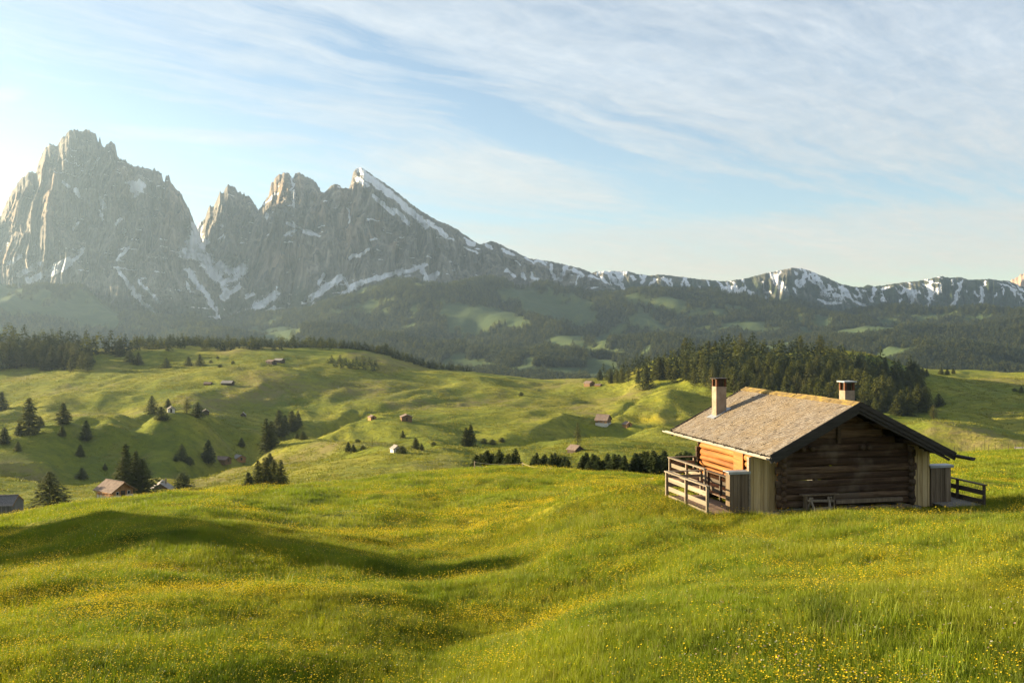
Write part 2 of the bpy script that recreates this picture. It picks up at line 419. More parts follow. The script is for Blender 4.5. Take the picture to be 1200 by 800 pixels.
# left side: three fingers running down to the gully, each lit on its left flank and dark on its right
bump_at(40, 520, 38, 70, 7, -20); bump_at(110, 500, 26, 70, 6, -28); bump_at(185, 560, 42, 80, 9, -25); bump_at(225, 430, 30, 48, 7, -20)
gully([(150, 395), (140, 470), (160, 560), (182, 640)], 11, 9); gully([(70, 390), (85, 450), (110, 540)], 8, 5)
gully([(215, 400), (272, 470), (305, 520), (322, 580), (370, 640), (420, 700)], 20, 13, 1.2)
gully([(262, 460), (262, 560), (280, 640)], 12, 6)
bump_at(255, 575, 45, 60, 8, -10); bump_at(350, 470, 30, 26, 6, 0); bump_at(300, 380, 26, 40, 4, 20)
bump_at(430, 590, 45, 50, 5, 15); bump_at(440, 415, 30, 26, 3.5, 0); bump_at(520, 640, 60, 60, 5, 10)
gully([(560, 505), (620, 520), (690, 545), (712, 600)], 16, 9); gully([(735, 560), (770, 600), (810, 640)], 12, 6)
bump_at(600, 600, 40, 60, 5, -15); bump_at(712, 600, 24, 36, 5, 0); bump_at(760, 520, 28, 34, 4, 0)
bump_at(780, 760, 50, 50, 4, 0); bump_at(1140, 620, 40, 50, 4, 0); bump_at(1100, 540, 40, 40, 3, 0); bump_at(1180, 720, 40, 60, 5, 10)
bump_at(130, 790, 90, 60, 8, 0); bump_at(230, 860, 110, 60, 6, 0); bump_at(420, 860, 70, 60, 4, 0); bump_at(640, 900, 60, 50, 4, 0)
gully([(545, 800), (600, 780), (640, 800), (690, 860)], 3, 1.6); gully([(690, 640), (728, 690), (752, 760), (742, 830)], 3, 1.8); gully([(560, 690), (620, 720), (680, 735)], 3, 1.4); gully([(430, 760), (470, 700), (520, 690)], 3, 1.4)
# far valley sides: spurs and hollows
fw = smooth01(2100, 2800, YG) * (1 - smooth01(4900, 5300, YG))
H = H + fw * (62 * (ridged((wx + .45 * YG) / 620, YG / 1500, 41, 2) - .45) + 26 * perlin(XG / 260, YG / 380, 42) + 9 * perlin(XG / 80, YG / 110, 43))
# foreground: the spur that carries the hut, its soft left edge and small hummocks
fg = 1 - smooth01(75, 120, YG)
edge = np.interp(YG, [4, 9.5, 13, 21, 34, 45], [-4, -2.2, -.1, 2.6, 7.5, 8.5])
H = H + fg * (.30 * smooth01(-1.6, 1.0, XG - edge) * (1 - smooth01(26, 40, YG)) - .32 * np.exp(-((XG - edge + 2.4) / 2.0) ** 2) * smooth01(6, 14, YG) * (1 - smooth01(26, 36, YG)))
dx_, dy_ = XG + 68, YG - 52; ua, va = dx_ * .96 - dy_ * .27, dx_ * .27 + dy_ * .96
H = H + (16.5 + 3.0 * perlin(XG / 5.5, YG / 5.5, 55) + 1.8 * perlin(XG / 2.5, YG / 2.5, 56)) * np.exp(-(ua / 15) ** 2 - (va / 22) ** 2)             # unseen hill added outside the frame to shade the near meadow
rough = fg * smooth01(3, 9, YG)
H = H + rough * (.36 * perlin(XG / 5.2, YG / 6.5, 51) + .12 * perlin(XG / 2.1, YG / 2.4, 52) + .05 * perlin(XG / .9, YG / .9, 53)) * np.clip(YG / 25, .25, 1)
# level ground for the hut
HUT = Vector((13.6, 40.0, -7.36)); HA = math.atan2(.2257, .974)
cu, su = math.cos(HA), math.sin(HA)
def hut_w(u, v, z=0.0): return Vector((HUT.x + u * cu - v * su, HUT.y + u * su + v * cu, HUT.z + z))
UU = (XG - HUT.x) * cu + (YG - HUT.y) * su; VV = -(XG - HUT.x) * su + (YG - HUT.y) * cu
pad = (smooth01(-14, -6.2, UU) * (1 - smooth01(5.6, 8.5, UU)) * smooth01(-1.6, .5, VV) * (1 - smooth01(9.6, 14, VV)))
H = H * (1 - pad) + pad * (HUT.z - .02 + .05 * perlin(XG / 1.7, YG / 1.7, 61))

def ground_z(x, y):
    x = np.asarray(x, float); y = np.asarray(y, float)
    c = np.clip(((x / y * F + HX) - PX[0]) / 3.0, 0, len(PX) - 1.001); r = np.clip((np.log(y) - LY[0]) / (LY[1] - LY[0]), 0, NR - 1.001)
    i, j = r.astype(int), c.astype(int); a, b = r - i, c - j
    return (H[i, j] * (1 - a) * (1 - b) + H[i + 1, j] * a * (1 - b) + H[i, j + 1] * (1 - a) * b + H[i + 1, j + 1] * a * b)
SIGHT = HY - F * H / YG
def hit(px, py, ymin=110.0):
    """the ground point seen along a sight line, beyond ymin"""
    j = int(round((px - PX[0]) / 3.0)); j = min(max(j, 0), len(PX) - 1)
    i0 = int(np.searchsorted(YR, ymin)); s = SIGHT[i0:, j]; k = np.nonzero(s <= py)[0]
    if len(k) == 0: i = i0 + int(np.argmin(s[: np.searchsorted(YR[i0:], 1300)] if ymin < 1200 else s))
    else: i = i0 + int(k[0])
    Y = YR[i]; X = w(px, Y); return Vector((X, Y, float(ground_z(X, Y))))
def at(px, Y):
    X = w(px, Y); return Vector((X, Y, float(ground_z(X, Y))))

# what grows where
def ell(px, py, rx, ry, rot=0.0):
    c, s = math.cos(R(rot)), math.sin(R(rot)); dx, dy = PC - px, SIGHT - py
    return np.exp(-(((dx * c + dy * s) / rx) ** 2 + ((-dx * s + dy * c) / ry) ** 2) ** 2)
far = smooth01(1300, 1700, YG)
openm = np.zeros_like(H)
for e in [(40, 352, 90, 16, 12), (110, 374, 50, 7, 8), (325, 388, 26, 5, -6), (415, 358, 48, 5, -16), (560, 370, 56, 13, 10), (535, 373, 16, 11, 0), (650, 362, 46, 9, 6),
          (712, 392, 30, 8, -32), (705, 418, 22, 20, -25), (790, 352, 40, 6, 0), (835, 362, 50, 6, 2), (665, 436, 80, 7, 0), (560, 428, 34, 7, 8), (1040, 378, 30, 11, -12),
          (1090, 371, 42, 7, -6), (1140, 372, 30, 6, -4), (760, 378, 24, 8, 20), (480, 382, 22, 5, -12), (615, 345, 40, 8, 0)]:
    openm = np.maximum(openm, ell(*e))
nz = fbm(XG / 330, YG / 420, 71, 4)
om = openm * (.75 + .6 * fbm(XG / 120, YG / 170, 72, 4))
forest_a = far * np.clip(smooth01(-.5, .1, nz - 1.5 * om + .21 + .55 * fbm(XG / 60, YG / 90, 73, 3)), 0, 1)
near_a = 1 - smooth01(60, 130, YG)
fl = smooth01(.05, .5, fbm(XG / 9, YG / 14, 81, 3)) * .45
gold = np.exp(-(((PC - 655) / 130) ** 2 + ((SIGHT - 592) / 26) ** 2)) + .7 * np.exp(-(((PC - 590) / 160) ** 2 + ((SIGHT - 640) / 26) ** 2)) + .55 * np.exp(-(((PC - 150) / 190) ** 2 + ((SIGHT - 715) / 36) ** 2))
flower_a = near_a * np.clip(fl + .9 * gold * smooth01(-.5, .35, fbm(XG / 5, YG / 8, 82, 3)), 0, 1) * smooth01(4, 9, YG)
flower_a = np.maximum(flower_a, (.45 + .5 * fbm(XG / 22, YG / 40, 84, 3)).clip(0, 1) * 1.3 * np.exp(-(((PC - 765) / 46) ** 2 + ((SIGHT - 492) / 7) ** 2)) * (1 - near_a))
flower_a = np.maximum(flower_a, (.4 + .5 * fbm(XG / 22, YG / 40, 85, 3)).clip(0, 1) * np.exp(-(((PC - 820) / 60) ** 2 + ((SIGHT - 476) / 7) ** 2)) * (1 - near_a))
dry_a = mid * smooth01(.1, .6, fbm(XG / 90, YG / 150, 77, 4)) * .8
dry_a = np.maximum(dry_a, np.exp(-(((PC - 420) / 60) ** 2 + ((SIGHT - 456) / 10) ** 2)) * mid)
V = np.stack([XG, YG, H], -1).reshape(-1, 3)
NC = len(PX); idx = np.arange(NR * NC).reshape(NR, NC)
Q = np.stack([idx[:-1, :-1], idx[:-1, 1:], idx[1:, 1:], idx[1:, :-1]], -1).reshape(-1, 4)
Q = Q[(V[Q[:, 0], 0] > -5250) & (V[Q[:, 3], 0] > -5250)]
me = np_mesh('ground', V, Q)
for nm, a in (('near', near_a), ('forest', forest_a), ('flower', flower_a), ('dry', dry_a), ('far', far), ('scree', np.zeros_like(H))):
    attr(me, nm, a.ravel())
tag(link('ground', me, MAT['ground']), kind='structure')

# pale tracks
def track(pts, width, ymin=110):
    P = [at(a, b) for a, b in pts]; D = []
    for a, b in zip(P[:-1], P[1:]):
        n = max(2, int((b - a).length / 4))
        D += [a.lerp(b, i / n) for i in range(n)]
    D.append(P[-1]); vs, fs = [], []
    for i, p in enumerate(D):
        d = (D[min(i + 1, len(D) - 1)] - D[max(i - 1, 0)]); d.z = 0; d.normalize(); s = Vector((-d.y, d.x, 0)) * width / 2
        for k in (-1, -.33, .33, 1):
            q = p + s * k; vs.append((q.x, q.y, float(ground_z(q.x, q.y)) + .22 - .12 * abs(k)))
    for i in range(len(D) - 1):
        for k in range(3): b = i * 4 + k; fs.append((b, b + 1, b + 5, b + 4))
    tag(link('path', make_mesh('path', vs, fs, True), MAT['path']), kind='structure')
track([(72, 648), (90, 652), (108, 655), (126, 658), (146, 664), (168, 672)], 2.6)
# ------------------------------------------------------------------ the mountains
SNOW = [ # polylines (px, py ... , half width)
 ([(153, 215), (168, 217)], 3.5), ([(156, 221), (164, 220)], 4), ([(159, 227), (160, 228)], 2.5), ([(75, 214), (80, 219)], 2.2), ([(90, 222), (92, 228)], 2.5), ([(118, 233), (122, 243)], 2),
 ([(138, 262), (141, 258)], 2), ([(8, 309), (25, 302)], 2.2), ([(22, 322), (38, 314), (44, 309)], 2.5), ([(34, 329), (60, 318), (81, 304)], 3), ([(60, 322), (82, 310), (98, 292)], 2), ([(84, 349), (100, 341)], 1.6),
 ([(138, 303), (150, 290)], 1.5), ([(137, 314), (148, 330), (159, 346), (175, 360), (190, 373)], 1.9), ([(163, 329), (172, 338), (186, 352)], 1.6), ([(218, 316), (230, 330), (243, 346), (256, 371)], 2.4), ([(219, 330), (223, 338)], 1.2),
 ([(40, 298), (42, 288)], 1.3), ([(145, 275), (147, 270)], 1.5), ([(115, 185), (106, 204)], 1.1), ([(120, 258), (118, 247)], 1.1), ([(85, 268), (92, 262)], 1.2),
 ([(230, 265), (228, 280), (226, 292)], 6), ([(236, 290), (240, 284)], 4), ([(216, 296), (232, 300), (245, 306)], 5), ([(240, 310), (252, 320), (262, 332)], 4.5), ([(255, 312), (270, 318), (286, 314)], 4), ([(262, 330), (276, 326), (284, 318)], 3.5),
 ([(261, 348), (268, 342), (280, 336)], 3), ([(266, 345), (262, 338)], 3), ([(268, 378), (285, 370), (303, 358), (322, 346)], 4.2), ([(291, 379), (306, 372), (322, 362)], 2.6), ([(289, 347), (296, 345)], 2.2), ([(256, 262), (260, 266)], 1.3), ([(262, 276), (258, 280)], 1.4),
 ([(337, 262), (348, 266), (358, 272), (375, 276)], 1.7), ([(334, 276), (345, 270)], 1.3), ([(343, 207), (343, 228), (343, 240)], 1.1), ([(310, 238), (326, 226)], 1.2), ([(312, 255), (313, 252)], 2),
 ([(365, 350), (376, 340), (388, 334), (398, 324)], 3.4), ([(374, 332), (379, 322)], 2), ([(360, 366), (368, 358)], 2), ([(403, 342), (418, 334), (431, 329), (450, 324), (464, 319), (482, 317), (500, 309)], 2.3), ([(400, 322), (404, 330), (410, 340)], 2.2),
 ([(408, 302), (420, 299), (432, 292)], 2), ([(434, 281), (442, 278)], 1.3), ([(408, 245), (410, 260)], 1.2),
 ([(421, 198), (428, 205), (436, 211), (448, 221), (460, 230), (473, 240), (485, 250), (492, 258), (499, 266)], 3.1), ([(419, 210), (426, 213), (430, 218)], 2.6), ([(438, 231), (447, 237), (455, 244), (462, 251)], 1.9), ([(463, 246), (470, 252), (477, 262)], 2.8),
 ([(502, 260), (510, 267), (521, 276)], 2.4), ([(526, 278), (533, 280)], 1.2), ([(545, 281), (555, 286)], 1.6), ([(546, 290), (552, 292), (560, 297)], 1.4), ([(571, 286), (576, 291)], 1.7), ([(495, 309), (498, 322), (502, 335)], 2.4), ([(500, 328), (512, 322)], 2.4), ([(480, 340), (484, 334)], 1.6),
 ([(561, 334), (573, 339)], 1.4), ([(588, 292), (603, 298)], 1.3), ([(594, 318), (604, 324)], 1.9), ([(612, 322), (614, 326)], 1.8), ([(616, 302), (626, 308)], 1.4), ([(629, 306), (638, 308)], 1.6), ([(623, 320), (632, 332), (637, 339)], 1.6), ([(604, 306), (610, 310)], 1.2),
 ([(645, 311), (650, 327)], 1.9), ([(663, 314), (656, 327)], 2.1), ([(673, 316), (682, 322)], 1.7), ([(678, 322), (676, 332)], 1.2), ([(700, 347), (722, 346)], 1), ([(650, 336), (656, 335)], 1), ([(690, 324), (700, 326)], 1.3),
 ([(700, 320), (735, 319)], 1.1), ([(704, 325), (710, 331)], 1.9), ([(717, 324), (722, 332)], 1.9), ([(727, 324), (725, 331)], 1.6), ([(740, 324), (742, 328)], 1.9), ([(756, 325), (752, 330)], 1.9), ([(768, 326), (760, 336)], 1.4), ([(776, 326), (786, 336)], 1.2), ([(788, 327), (787, 334)], 1.2), ([(800, 327), (798, 340)], 1.3), ([(806, 328), (806, 335)], 1.3), ([(812, 348), (809, 353)], 1.4),
 ([(861, 331), (862, 338), (868, 346)], 1.7), ([(850, 338), (853, 337)], 1.6), ([(897, 350), (898, 354)], 1.9), ([(909, 326), (916, 333)], 1.3), ([(917, 320), (908, 323)], 1),
 ([(941, 317), (944, 325), (938, 331)], 2), ([(932, 329), (938, 337), (944, 330)], 1.2), ([(930, 338), (934, 344)], 1.2), ([(948, 324), (954, 332)], 1.3), ([(956, 326), (960, 327)], 1.6), ([(962, 336), (968, 343)], 1.4), ([(972, 333), (976, 338)], 1.2), ([(986, 336), (993, 344)], 2.1), ([(1003, 347), (1009, 345)], 1.1),
 ([(1026, 339), (1022, 345), (1021, 352)], 1.6), ([(1034, 338), (1040, 336)], 1.5), ([(1034, 342), (1034, 352)], .9), ([(1059, 340), (1056, 345)], 1.2), ([(1055, 352), (1053, 359)], 1.2), ([(1069, 342), (1071, 350), (1070, 358)], 1.3), ([(1090, 330), (1089, 347), (1089, 362)], 1.7), ([(1102, 335), (1100, 344)], .9),
 ([(1126, 330), (1122, 347), (1116, 358)], 1.6), ([(1150, 337), (1152, 346), (1149, 356)], 1.5), ([(1154, 329), (1153, 334)], 1.1), ([(1117, 328), (1116, 334)], .9), ([(1175, 338), (1176, 343)], 1), ([(1168, 341), (1166, 348)], .8), ([(1143, 341), (1147, 347)], .9), ([(958, 352), (970, 355), (984, 356)], 1), ([(1004, 355), (1014, 358)], 1), ([(1028, 361), (1034, 362)], 1.1)]
OCHRE = [(22, 250, 14, 26), (60, 235, 18, 40), (52, 205, 6, 14), (148, 215, 10, 24), (135, 215, 5, 30), (325, 222, 18, 18), (350, 216, 6, 18), (375, 250, 8, 22), (442, 262, 6, 14), (465, 285, 8, 14), (436, 275, 8, 8), (330, 300, 30, 30), (410, 260, 10, 40), (8, 300, 14, 20), (200, 250, 12, 40)]

def massif(name, crest, Yc, base_py, run, amp, step=.7, rows=230, kind='rock', seed=0, jag=1.0, veg_py=345, veg_soft=14, snow_noise=0.0, p=1.5):
    px = np.arange(crest[0][0], crest[-1][0] + .01, step)
    cp = cr(crest, px) + jag * fbm(px / 3.1, px * 0 + seed, seed, 3) * .8
    cp = cp - jag * 2.2 * np.clip(ridged(px / 4.3, px * 0 + seed + .37, seed + 9, 2) - .35, 0, 2)
    X = (px - HX) / F * Yc; zc = (HY - cp) / F * Yc
    zb = (HY - base_py) / F * (Yc - run)
    t = np.linspace(0, 1, rows)[:, None]
    Z = zb + (np.maximum(zc, zb + 5) - zb)[None, :] * t; XX = np.repeat(X[None, :], rows, 0)
    A = amp
    XX0 = XX
    wz = Z + 60 * perlin(XX / 160, Z / 160, seed + 3); wxx = XX + 35 * perlin(XX / 150, Z / 220, seed + 4) + .18 * Z * perlin(XX / 900, Z / 2000 + 3, seed + 5)
    d = A[0] * ridged(wxx / 330, wz / 1500, seed + 11, 2) + A[1] * ridged(wxx / 95, wz / 420, seed + 12, 3) + A[2] * ridged(wxx / 34, wz / 150, seed + 13, 3) + A[2] * .6 * fbm(wxx / 18, wz / 26, seed + 14, 3)
    led = ((wz / 85 + .8 * perlin(XX / 300, Z / 300, seed + 6)) % 1.0)
    d = d + A[3] * (led - .5)
    fade = np.clip(t * 5, 0, 1) * (.12 + .88 * np.clip((1 - t) * 8, 0, 1))
    Yv = Yc - run * (1 - t) ** p - d * fade
    XX = (px - HX)[None, :] / F * Yv                      # spurs run out towards the valley
    # far side
    tb = np.linspace(1, 0, 14)[1:, None]
    Zb = zb + (np.maximum(zc, zb + 5) - zb)[None, :] * tb; Yb = Yc + 500 * (1 - tb) ** .9 + d[-1][None, :] * 0; Xb = np.repeat(X[None, :], 13, 0)
    XA, YA, ZA = np.vstack([XX, Yv]) if False else np.vstack([XX, Xb]), np.vstack([Yv, np.repeat(Yb[:, :1], len(px), 1) if Yb.shape[1] == 1 else Yb]), np.vstack([Z, Zb])
    n, m = XA.shape; ix = np.arange(n * m).reshape(n, m)
    Qm = np.stack([ix[:-1, :-1], ix[:-1, 1:], ix[1:, 1:], ix[1:, :-1]], -1).reshape(-1, 4)
    me = np_mesh(name, np.stack([XA, YA, ZA], -1).reshape(-1, 3), Qm, True)
    sx = XA / YA * F + HX; sy = HY - ZA / YA * F
    sn = np.zeros_like(sx); jx = sx + 2.6 * fbm(XA / 45, ZA / 45, 201, 4); jy = sy + 2.6 * fbm(XA / 60 + 9, ZA / 60, 202, 3)
    for pts, hw in SNOW:
        lo, hi = min(q[0] for q in pts) - 12, max(q[0] for q in pts) + 12
        if hi < px[0] or lo > px[-1]: continue
        for (x0, y0), (x1, y1) in zip(pts[:-1], pts[1:]):
            L2 = (x1 - x0) ** 2 + (y1 - y0) ** 2 + 1e-9
            tt = np.clip(((jx - x0) * (x1 - x0) + (jy - y0) * (y1 - y0)) / L2, 0, 1)
            dd = np.hypot(jx - x0 - tt * (x1 - x0), jy - y0 - tt * (y1 - y0))
            sn = np.maximum(sn, np.clip(1.0 - .43 * dd / hw, 0, 1))
    if snow_noise:
        g = ridged(XA / 75, ZA / 400, seed + 70, 2) + .6 * fbm(XA / 40, ZA / 50, seed + 71, 3)
        rel = np.vstack([np.repeat(t, m, 1), np.repeat(tb, m, 1)])
        sn = np.maximum(sn, snow_noise * smooth01(.75, 1.3, g) * smooth01(.45, .75, rel) * smooth01(342, 330, sy * 1.0) if False else np.maximum(sn, snow_noise * smooth01(.8, 1.3, g) * smooth01(.5, .8, rel)))
    oc = np.zeros_like(sx)
    for ox, oy, rx, ry in OCHRE: oc = np.maximum(oc, np.exp(-((sx - ox) / rx) ** 2 - ((sy - oy) / ry) ** 2))
    vg = smooth01(veg_py - veg_soft, veg_py + veg_soft, sy + 9 * fbm(XA / 140, ZA / 110, 210, 4))
    lg = fbm(XA / 70, ZA / 22, seed + 80, 3) - .25 * fbm(XA / 300, ZA / 250, seed + 81, 2)
    if not snow_noise: sn = np.maximum(sn, .62 * smooth01(.62, .95, lg) * smooth01(350, 330, sy * 1.0) if False else np.maximum(sn, .62 * smooth01(.55, .9, lg)))
    attr(me, 'snow', sn.ravel()); attr(me, 'ochre', oc.ravel() * .45); attr(me, 'veg', (vg * (1 - np.clip(sn * 1.5, 0, 1))).ravel())
    return tag(link(name, me, MAT[kind]), kind='structure')

cA = [(-330, 330), (-200, 312), (-60, 292), (-20, 270), (0, 256), (8, 238), (17, 222), (24, 212), (33, 204), (42, 203), (45, 192), (52, 176), (58, 170), (64, 171), (67, 173), (72, 164), (77, 160), (82, 155), (88, 153), (93, 155), (100, 153), (108, 155), (113, 160), (115, 168), (117, 161), (119, 170), (122, 174), (126, 170), (131, 167), (135, 171), (137, 184), (140, 187), (145, 190), (147, 187), (150, 193), (156, 196), (163, 197), (172, 199), (178, 201), (181, 198), (184, 202), (189, 204), (191, 213), (193, 214), (194, 207), (198, 207), (200, 215), (205, 221), (212, 228), (218, 240), (224, 252), (229, 264), (236, 280), (250, 312), (262, 345), (278, 392)]
cB = [(195, 372), (205, 330), (222, 288), (232, 265), (237, 260), (240, 258), (244, 246), (246, 241), (248, 245), (252, 240), (256, 230), (258, 224), (260, 229), (262, 227), (264, 221), (268, 218), (272, 219), (277, 222), (279, 227), (282, 226), (284, 230), (286, 227), (287, 231), (291, 231), (296, 236), (300, 243), (304, 248), (315, 275), (330, 310), (345, 372)]
cC = [(276, 385), (285, 320), (298, 258), (303, 248), (307, 243), (310, 237), (315, 232), (315.5, 226), (318, 217), (323, 210), (327, 206), (334, 204), (339, 205), (343, 210), (346, 204), (351, 204), (356, 207), (362, 210), (370, 215), (376, 225), (379, 226), (384, 230), (400, 270), (425, 370)]
cD = [(325, 390), (345, 310), (360, 250), (377, 228), (383, 224), (387, 219), (392, 216), (398, 218), (401, 222), (405, 220), (409, 222), (412, 212), (414, 203), (418, 198), (422, 197), (426, 199), (432, 203), (440, 209), (450, 215), (460, 222), (470, 230), (480, 238), (490, 245), (500, 252), (510, 258), (525, 264), (535, 269), (545, 276), (555, 283), (562, 287), (570, 285), (576, 283), (583, 285), (592, 290), (605, 296), (620, 304), (632, 305), (645, 307), (658, 310), (670, 313), (680, 315), (690, 319), (700, 323), (720, 337), (760, 385)]
cE = [(560, 390), (640, 345), (680, 325), (698, 319), (710, 318), (735, 318), (745, 321), (760, 323), (775, 322), (800, 325), (825, 328), (850, 330), (865, 328), (880, 325), (900, 320), (915, 317), (930, 314), (940, 315), (955, 320), (970, 326), (985, 333), (1000, 336), (1010, 337), (1017, 334), (1025, 336), (1040, 334), (1060, 331), (1080, 329), (1090, 327), (1102, 324), (1115, 326), (1125, 325), (1135, 328), (1150, 328), (1160, 327), (1170, 329), (1180, 329), (1190, 333), (1200, 337), (1250, 350), (1400, 362), (1520, 385)]
cF = [(1130, 385), (1165, 345), (1180, 334), (1190, 326), (1200, 321), (1220, 310), (1260, 300), (1320, 320), (1400, 350), (1450, 390)]
massif('mountain', cB, 6350, 392, 900, (120, 75, 24, 30), seed=200, rows=200)
massif('mountain', cC, 6150, 392, 900, (130, 80, 24, 26), seed=300, rows=200)
massif('mountain', cA, 6000, 396, 1050, (170, 90, 28, 34), seed=100, rows=260, veg_py=352)
massif('mountain', cD, 5650, 392, 800, (150, 80, 22, 22), jag=.45, seed=400, rows=220, veg_py=338, veg_soft=10)
massif('mountain', cE, 6300, 405, 460, (90, 60, 16, 8), seed=500, rows=150, step=1.0, jag=.35, veg_py=322, veg_soft=16, snow_noise=.62, p=1.15)  # veg tone reaches the crest: its dark colour also stands in for shade
massif('mountain', cF, 7400, 392, 300, (60, 30, 8, 8), seed=600, rows=70, step=1.5, kind='pink_rock', veg_py=900)
# ------------------------------------------------------------------ conifers
def crown_mesh(name, mat, whorls, per, leaves, width, low=.06, shape='spruce', seed=0, leaf=.05):
    """unit-high crown of drooping boughs with needle sprays, uneven and open"""
    rr = random.Random(seed); vs, fs = [], []
    def radius(z):
        q = (z - low) / (1 - low)
        if shape == 'spruce': return width * (1 - q) ** .85 * (.55 + .45 * min(1, q * 6)) + .004
        if shape == 'pine': return width * (max(0, 1 - abs(q - .38) ** 2.2 * 2.6)) ** .6 * (1.02 - q * .55) + .01
        return width * (1 - q) ** .6 * min(1, .4 + q * 2.5) + .006
    def quad(p, d, s, u):
        b = len(vs); vs.extend([tuple(p - s * .3), tuple(p + d * .55 - s), tuple(p + d), tuple(p + d * .55 + s + u)]); fs.append((b, b + 1, b + 2, b + 3))
    lean = rr.uniform(0, 6.28)
    for wi in range(whorls):
        z = low + (1 - low) * (wi / whorls) ** .86
        r0 = radius(z)
        if rr.random() < .07: r0 *= .6
        n = max(4, int(per * (.5 + .5 * r0 / width)))
        a0 = rr.uniform(0, 6.28)
        for k in range(n):
            an = a0 + 6.283 * k / n + rr.uniform(-.35, .35)
            r = r0 * rr.uniform(.62, 1.18) * (1 + .12 * math.cos(an - lean))
            rise = .25 * r if shape != 'spruce' else -.05 * r
            drop = (.34 if shape == 'spruce' else .1) * r * (1 - z * .9)
            out = Vector((math.cos(an), math.sin(an), 0)); sd = Vector((-math.sin(an), math.cos(an), 0))
            base = Vector((0, 0, z + rr.uniform(-.012, .012)))
            for q in range(leaves):
                f = (q + rr.random()) / leaves; f = f ** .7
                p = base + out * (r * f) + Vector((0, 0, rise * f - drop * f * f)) + sd * rr.uniform(-.5, .5) * r * .42 * (1.1 - f)
                L = leaf * rr.uniform(.7, 1.4) * (.34 + .75 * r0 / width)
                d = (out * rr.uniform(.4, 1) + sd * rr.uniform(-.8, .8) + Vector((0, 0, rr.uniform(-.75, .25)))).normalized() * L
                s = d.cross(Vector((rr.uniform(-.3, .3), rr.uniform(-.3, .3), 1))).normalized() * L * rr.uniform(.25, .45)
                quad(p, d, s, Vector((0, 0, rr.uniform(-.25, .1) * L)))
    if shape != 'pine':                                   # leader shoot
        b = len(vs); q = width * .11; vs.extend([(q, 0, .55), (0, q, .55), (-q, 0, .55), (0, -q, .55), (0, 0, 1.0)]); fs.extend([(b + i, b + (i + 1) % 4, b + 4) for i in range(4)])
    me = make_mesh(name, vs, fs); me.materials.append(mat); return me
def trunk_mesh(h, r):
    m = MB(); m.log((0, 0, -.03), (0, 0, h), r, seg=7, n=3, wob=0.0)
    for i in range(7, 28): m.v[i] = (m.v[i][0] * (1 - .25 * (i // 7)), m.v[i][1] * (1 - .25 * (i // 7)), m.v[i][2])
    me = make_mesh('trunk', m.v, m.f, True); me.materials.append(MAT['bark']); return me
TRUNK = trunk_mesh(.7, .016)
CR = {'spruce': [crown_mesh('crown', MAT['spruce'], 30, 11, 5, .2, .05, 'spruce', 10 + i, .078) for i in range(4)],
      'wide': [crown_mesh('crown', MAT['spruce'], 28, 14, 6, .36, .03, 'spruce', 20 + i, .075) for i in range(2)],
      'pine': [crown_mesh('crown', MAT['pine'], 20, 12, 6, .27, .1, 'pine', 30 + i, .075) for i in range(3)],
      'larch': [crown_mesh('crown', MAT['larch'], 28, 9, 5, .19, .07, 'larch', 40 + i, .055) for i in range(2)],
      'young': [crown_mesh('crown', MAT['young'], 24, 14, 6, .3, .02, 'spruce', 50 + i, .085) for i in range(3)],
      'bushy': [crown_mesh('crown', MAT['spruce'], 16, 16, 6, .42, .02, 'pine', 60 + i, .1) for i in range(2)],
      'shrub': [crown_mesh('crown', MAT['shrub'], 9, 12, 6, .75, .02, 'pine', 70 + i, .2) for i in range(2)],
      'bare': [crown_mesh('crown', MAT['shrub'], 12, 6, 4, .24, .2, 'larch', 80, .04)]}
FARC = [crown_mesh('crown', MAT['distant'], 14, 7, 2, .22, .02, 'spruce', 90 + i, .17) for i in range(3)] + [crown_mesh('crown', MAT['pine'], 12, 7, 2, .26, .05, 'pine', 95, .17)]
WID = {'spruce': .225, 'wide': .40, 'pine': .4, 'larch': .27, 'young': .34, 'bushy': .58, 'shrub': 1.2, 'bare': .5}
NAMES = {'spruce': 'spruce_tree', 'wide': 'spruce_tree', 'pine': 'pine_tree', 'larch': 'larch_tree', 'young': 'young_spruce', 'bushy': 'spruce_bush', 'shrub': 'shrub', 'bare': 'sparse_tree'}
CATS = {'spruce': 'tree', 'wide': 'tree', 'pine': 'tree', 'larch': 'tree', 'young': 'tree', 'bushy': 'bush', 'shrub': 'bush', 'bare': 'tree'}
tr = random.Random(5)
def plant(kind, p, h, wd=None, label=None, group=None, parts=True):
    """one tree, an Empty at its foot with crown and trunk (small far ones are one mesh)"""
    me = tr.choice(CR[kind]); sx = 1.0 if wd is None else (wd / h) / WID[kind]
    lx = h * min(max(sx, .6), 2.2)
    if parts:
        o = thing(NAMES[kind], label, CATS[kind], p - Vector((0, 0, .1)), tr.uniform(0, 6.28), group)
        o.scale = (lx, lx, h)
        link('crown', me, None, o)
        if kind not in ('shrub', 'bushy'): link('trunk', TRUNK, None, o)
    else:
        o = link(NAMES[kind], me, None); o.location = p - Vector((0, 0, .1)); o.rotation_euler = (0, 0, tr.uniform(0, 6.28)); o.scale = (lx, lx, h)
        tag(o, label, CATS[kind], group)
    return o
def tree_px(kind, px, py, hp, wp, label, group=None, ymin=110, Y=None, parts=None):
    p = at(px, Y) if Y else hit(px, py, ymin)
    s = p.y / F
    if parts is None: parts = hp >= 12 or kind == 'bare'
    h = (HY - (py - hp)) / F * p.y - p.z if Y else hp * s
    return plant(kind, p, max(h, hp * s * .8), wp * s, label, group, parts)

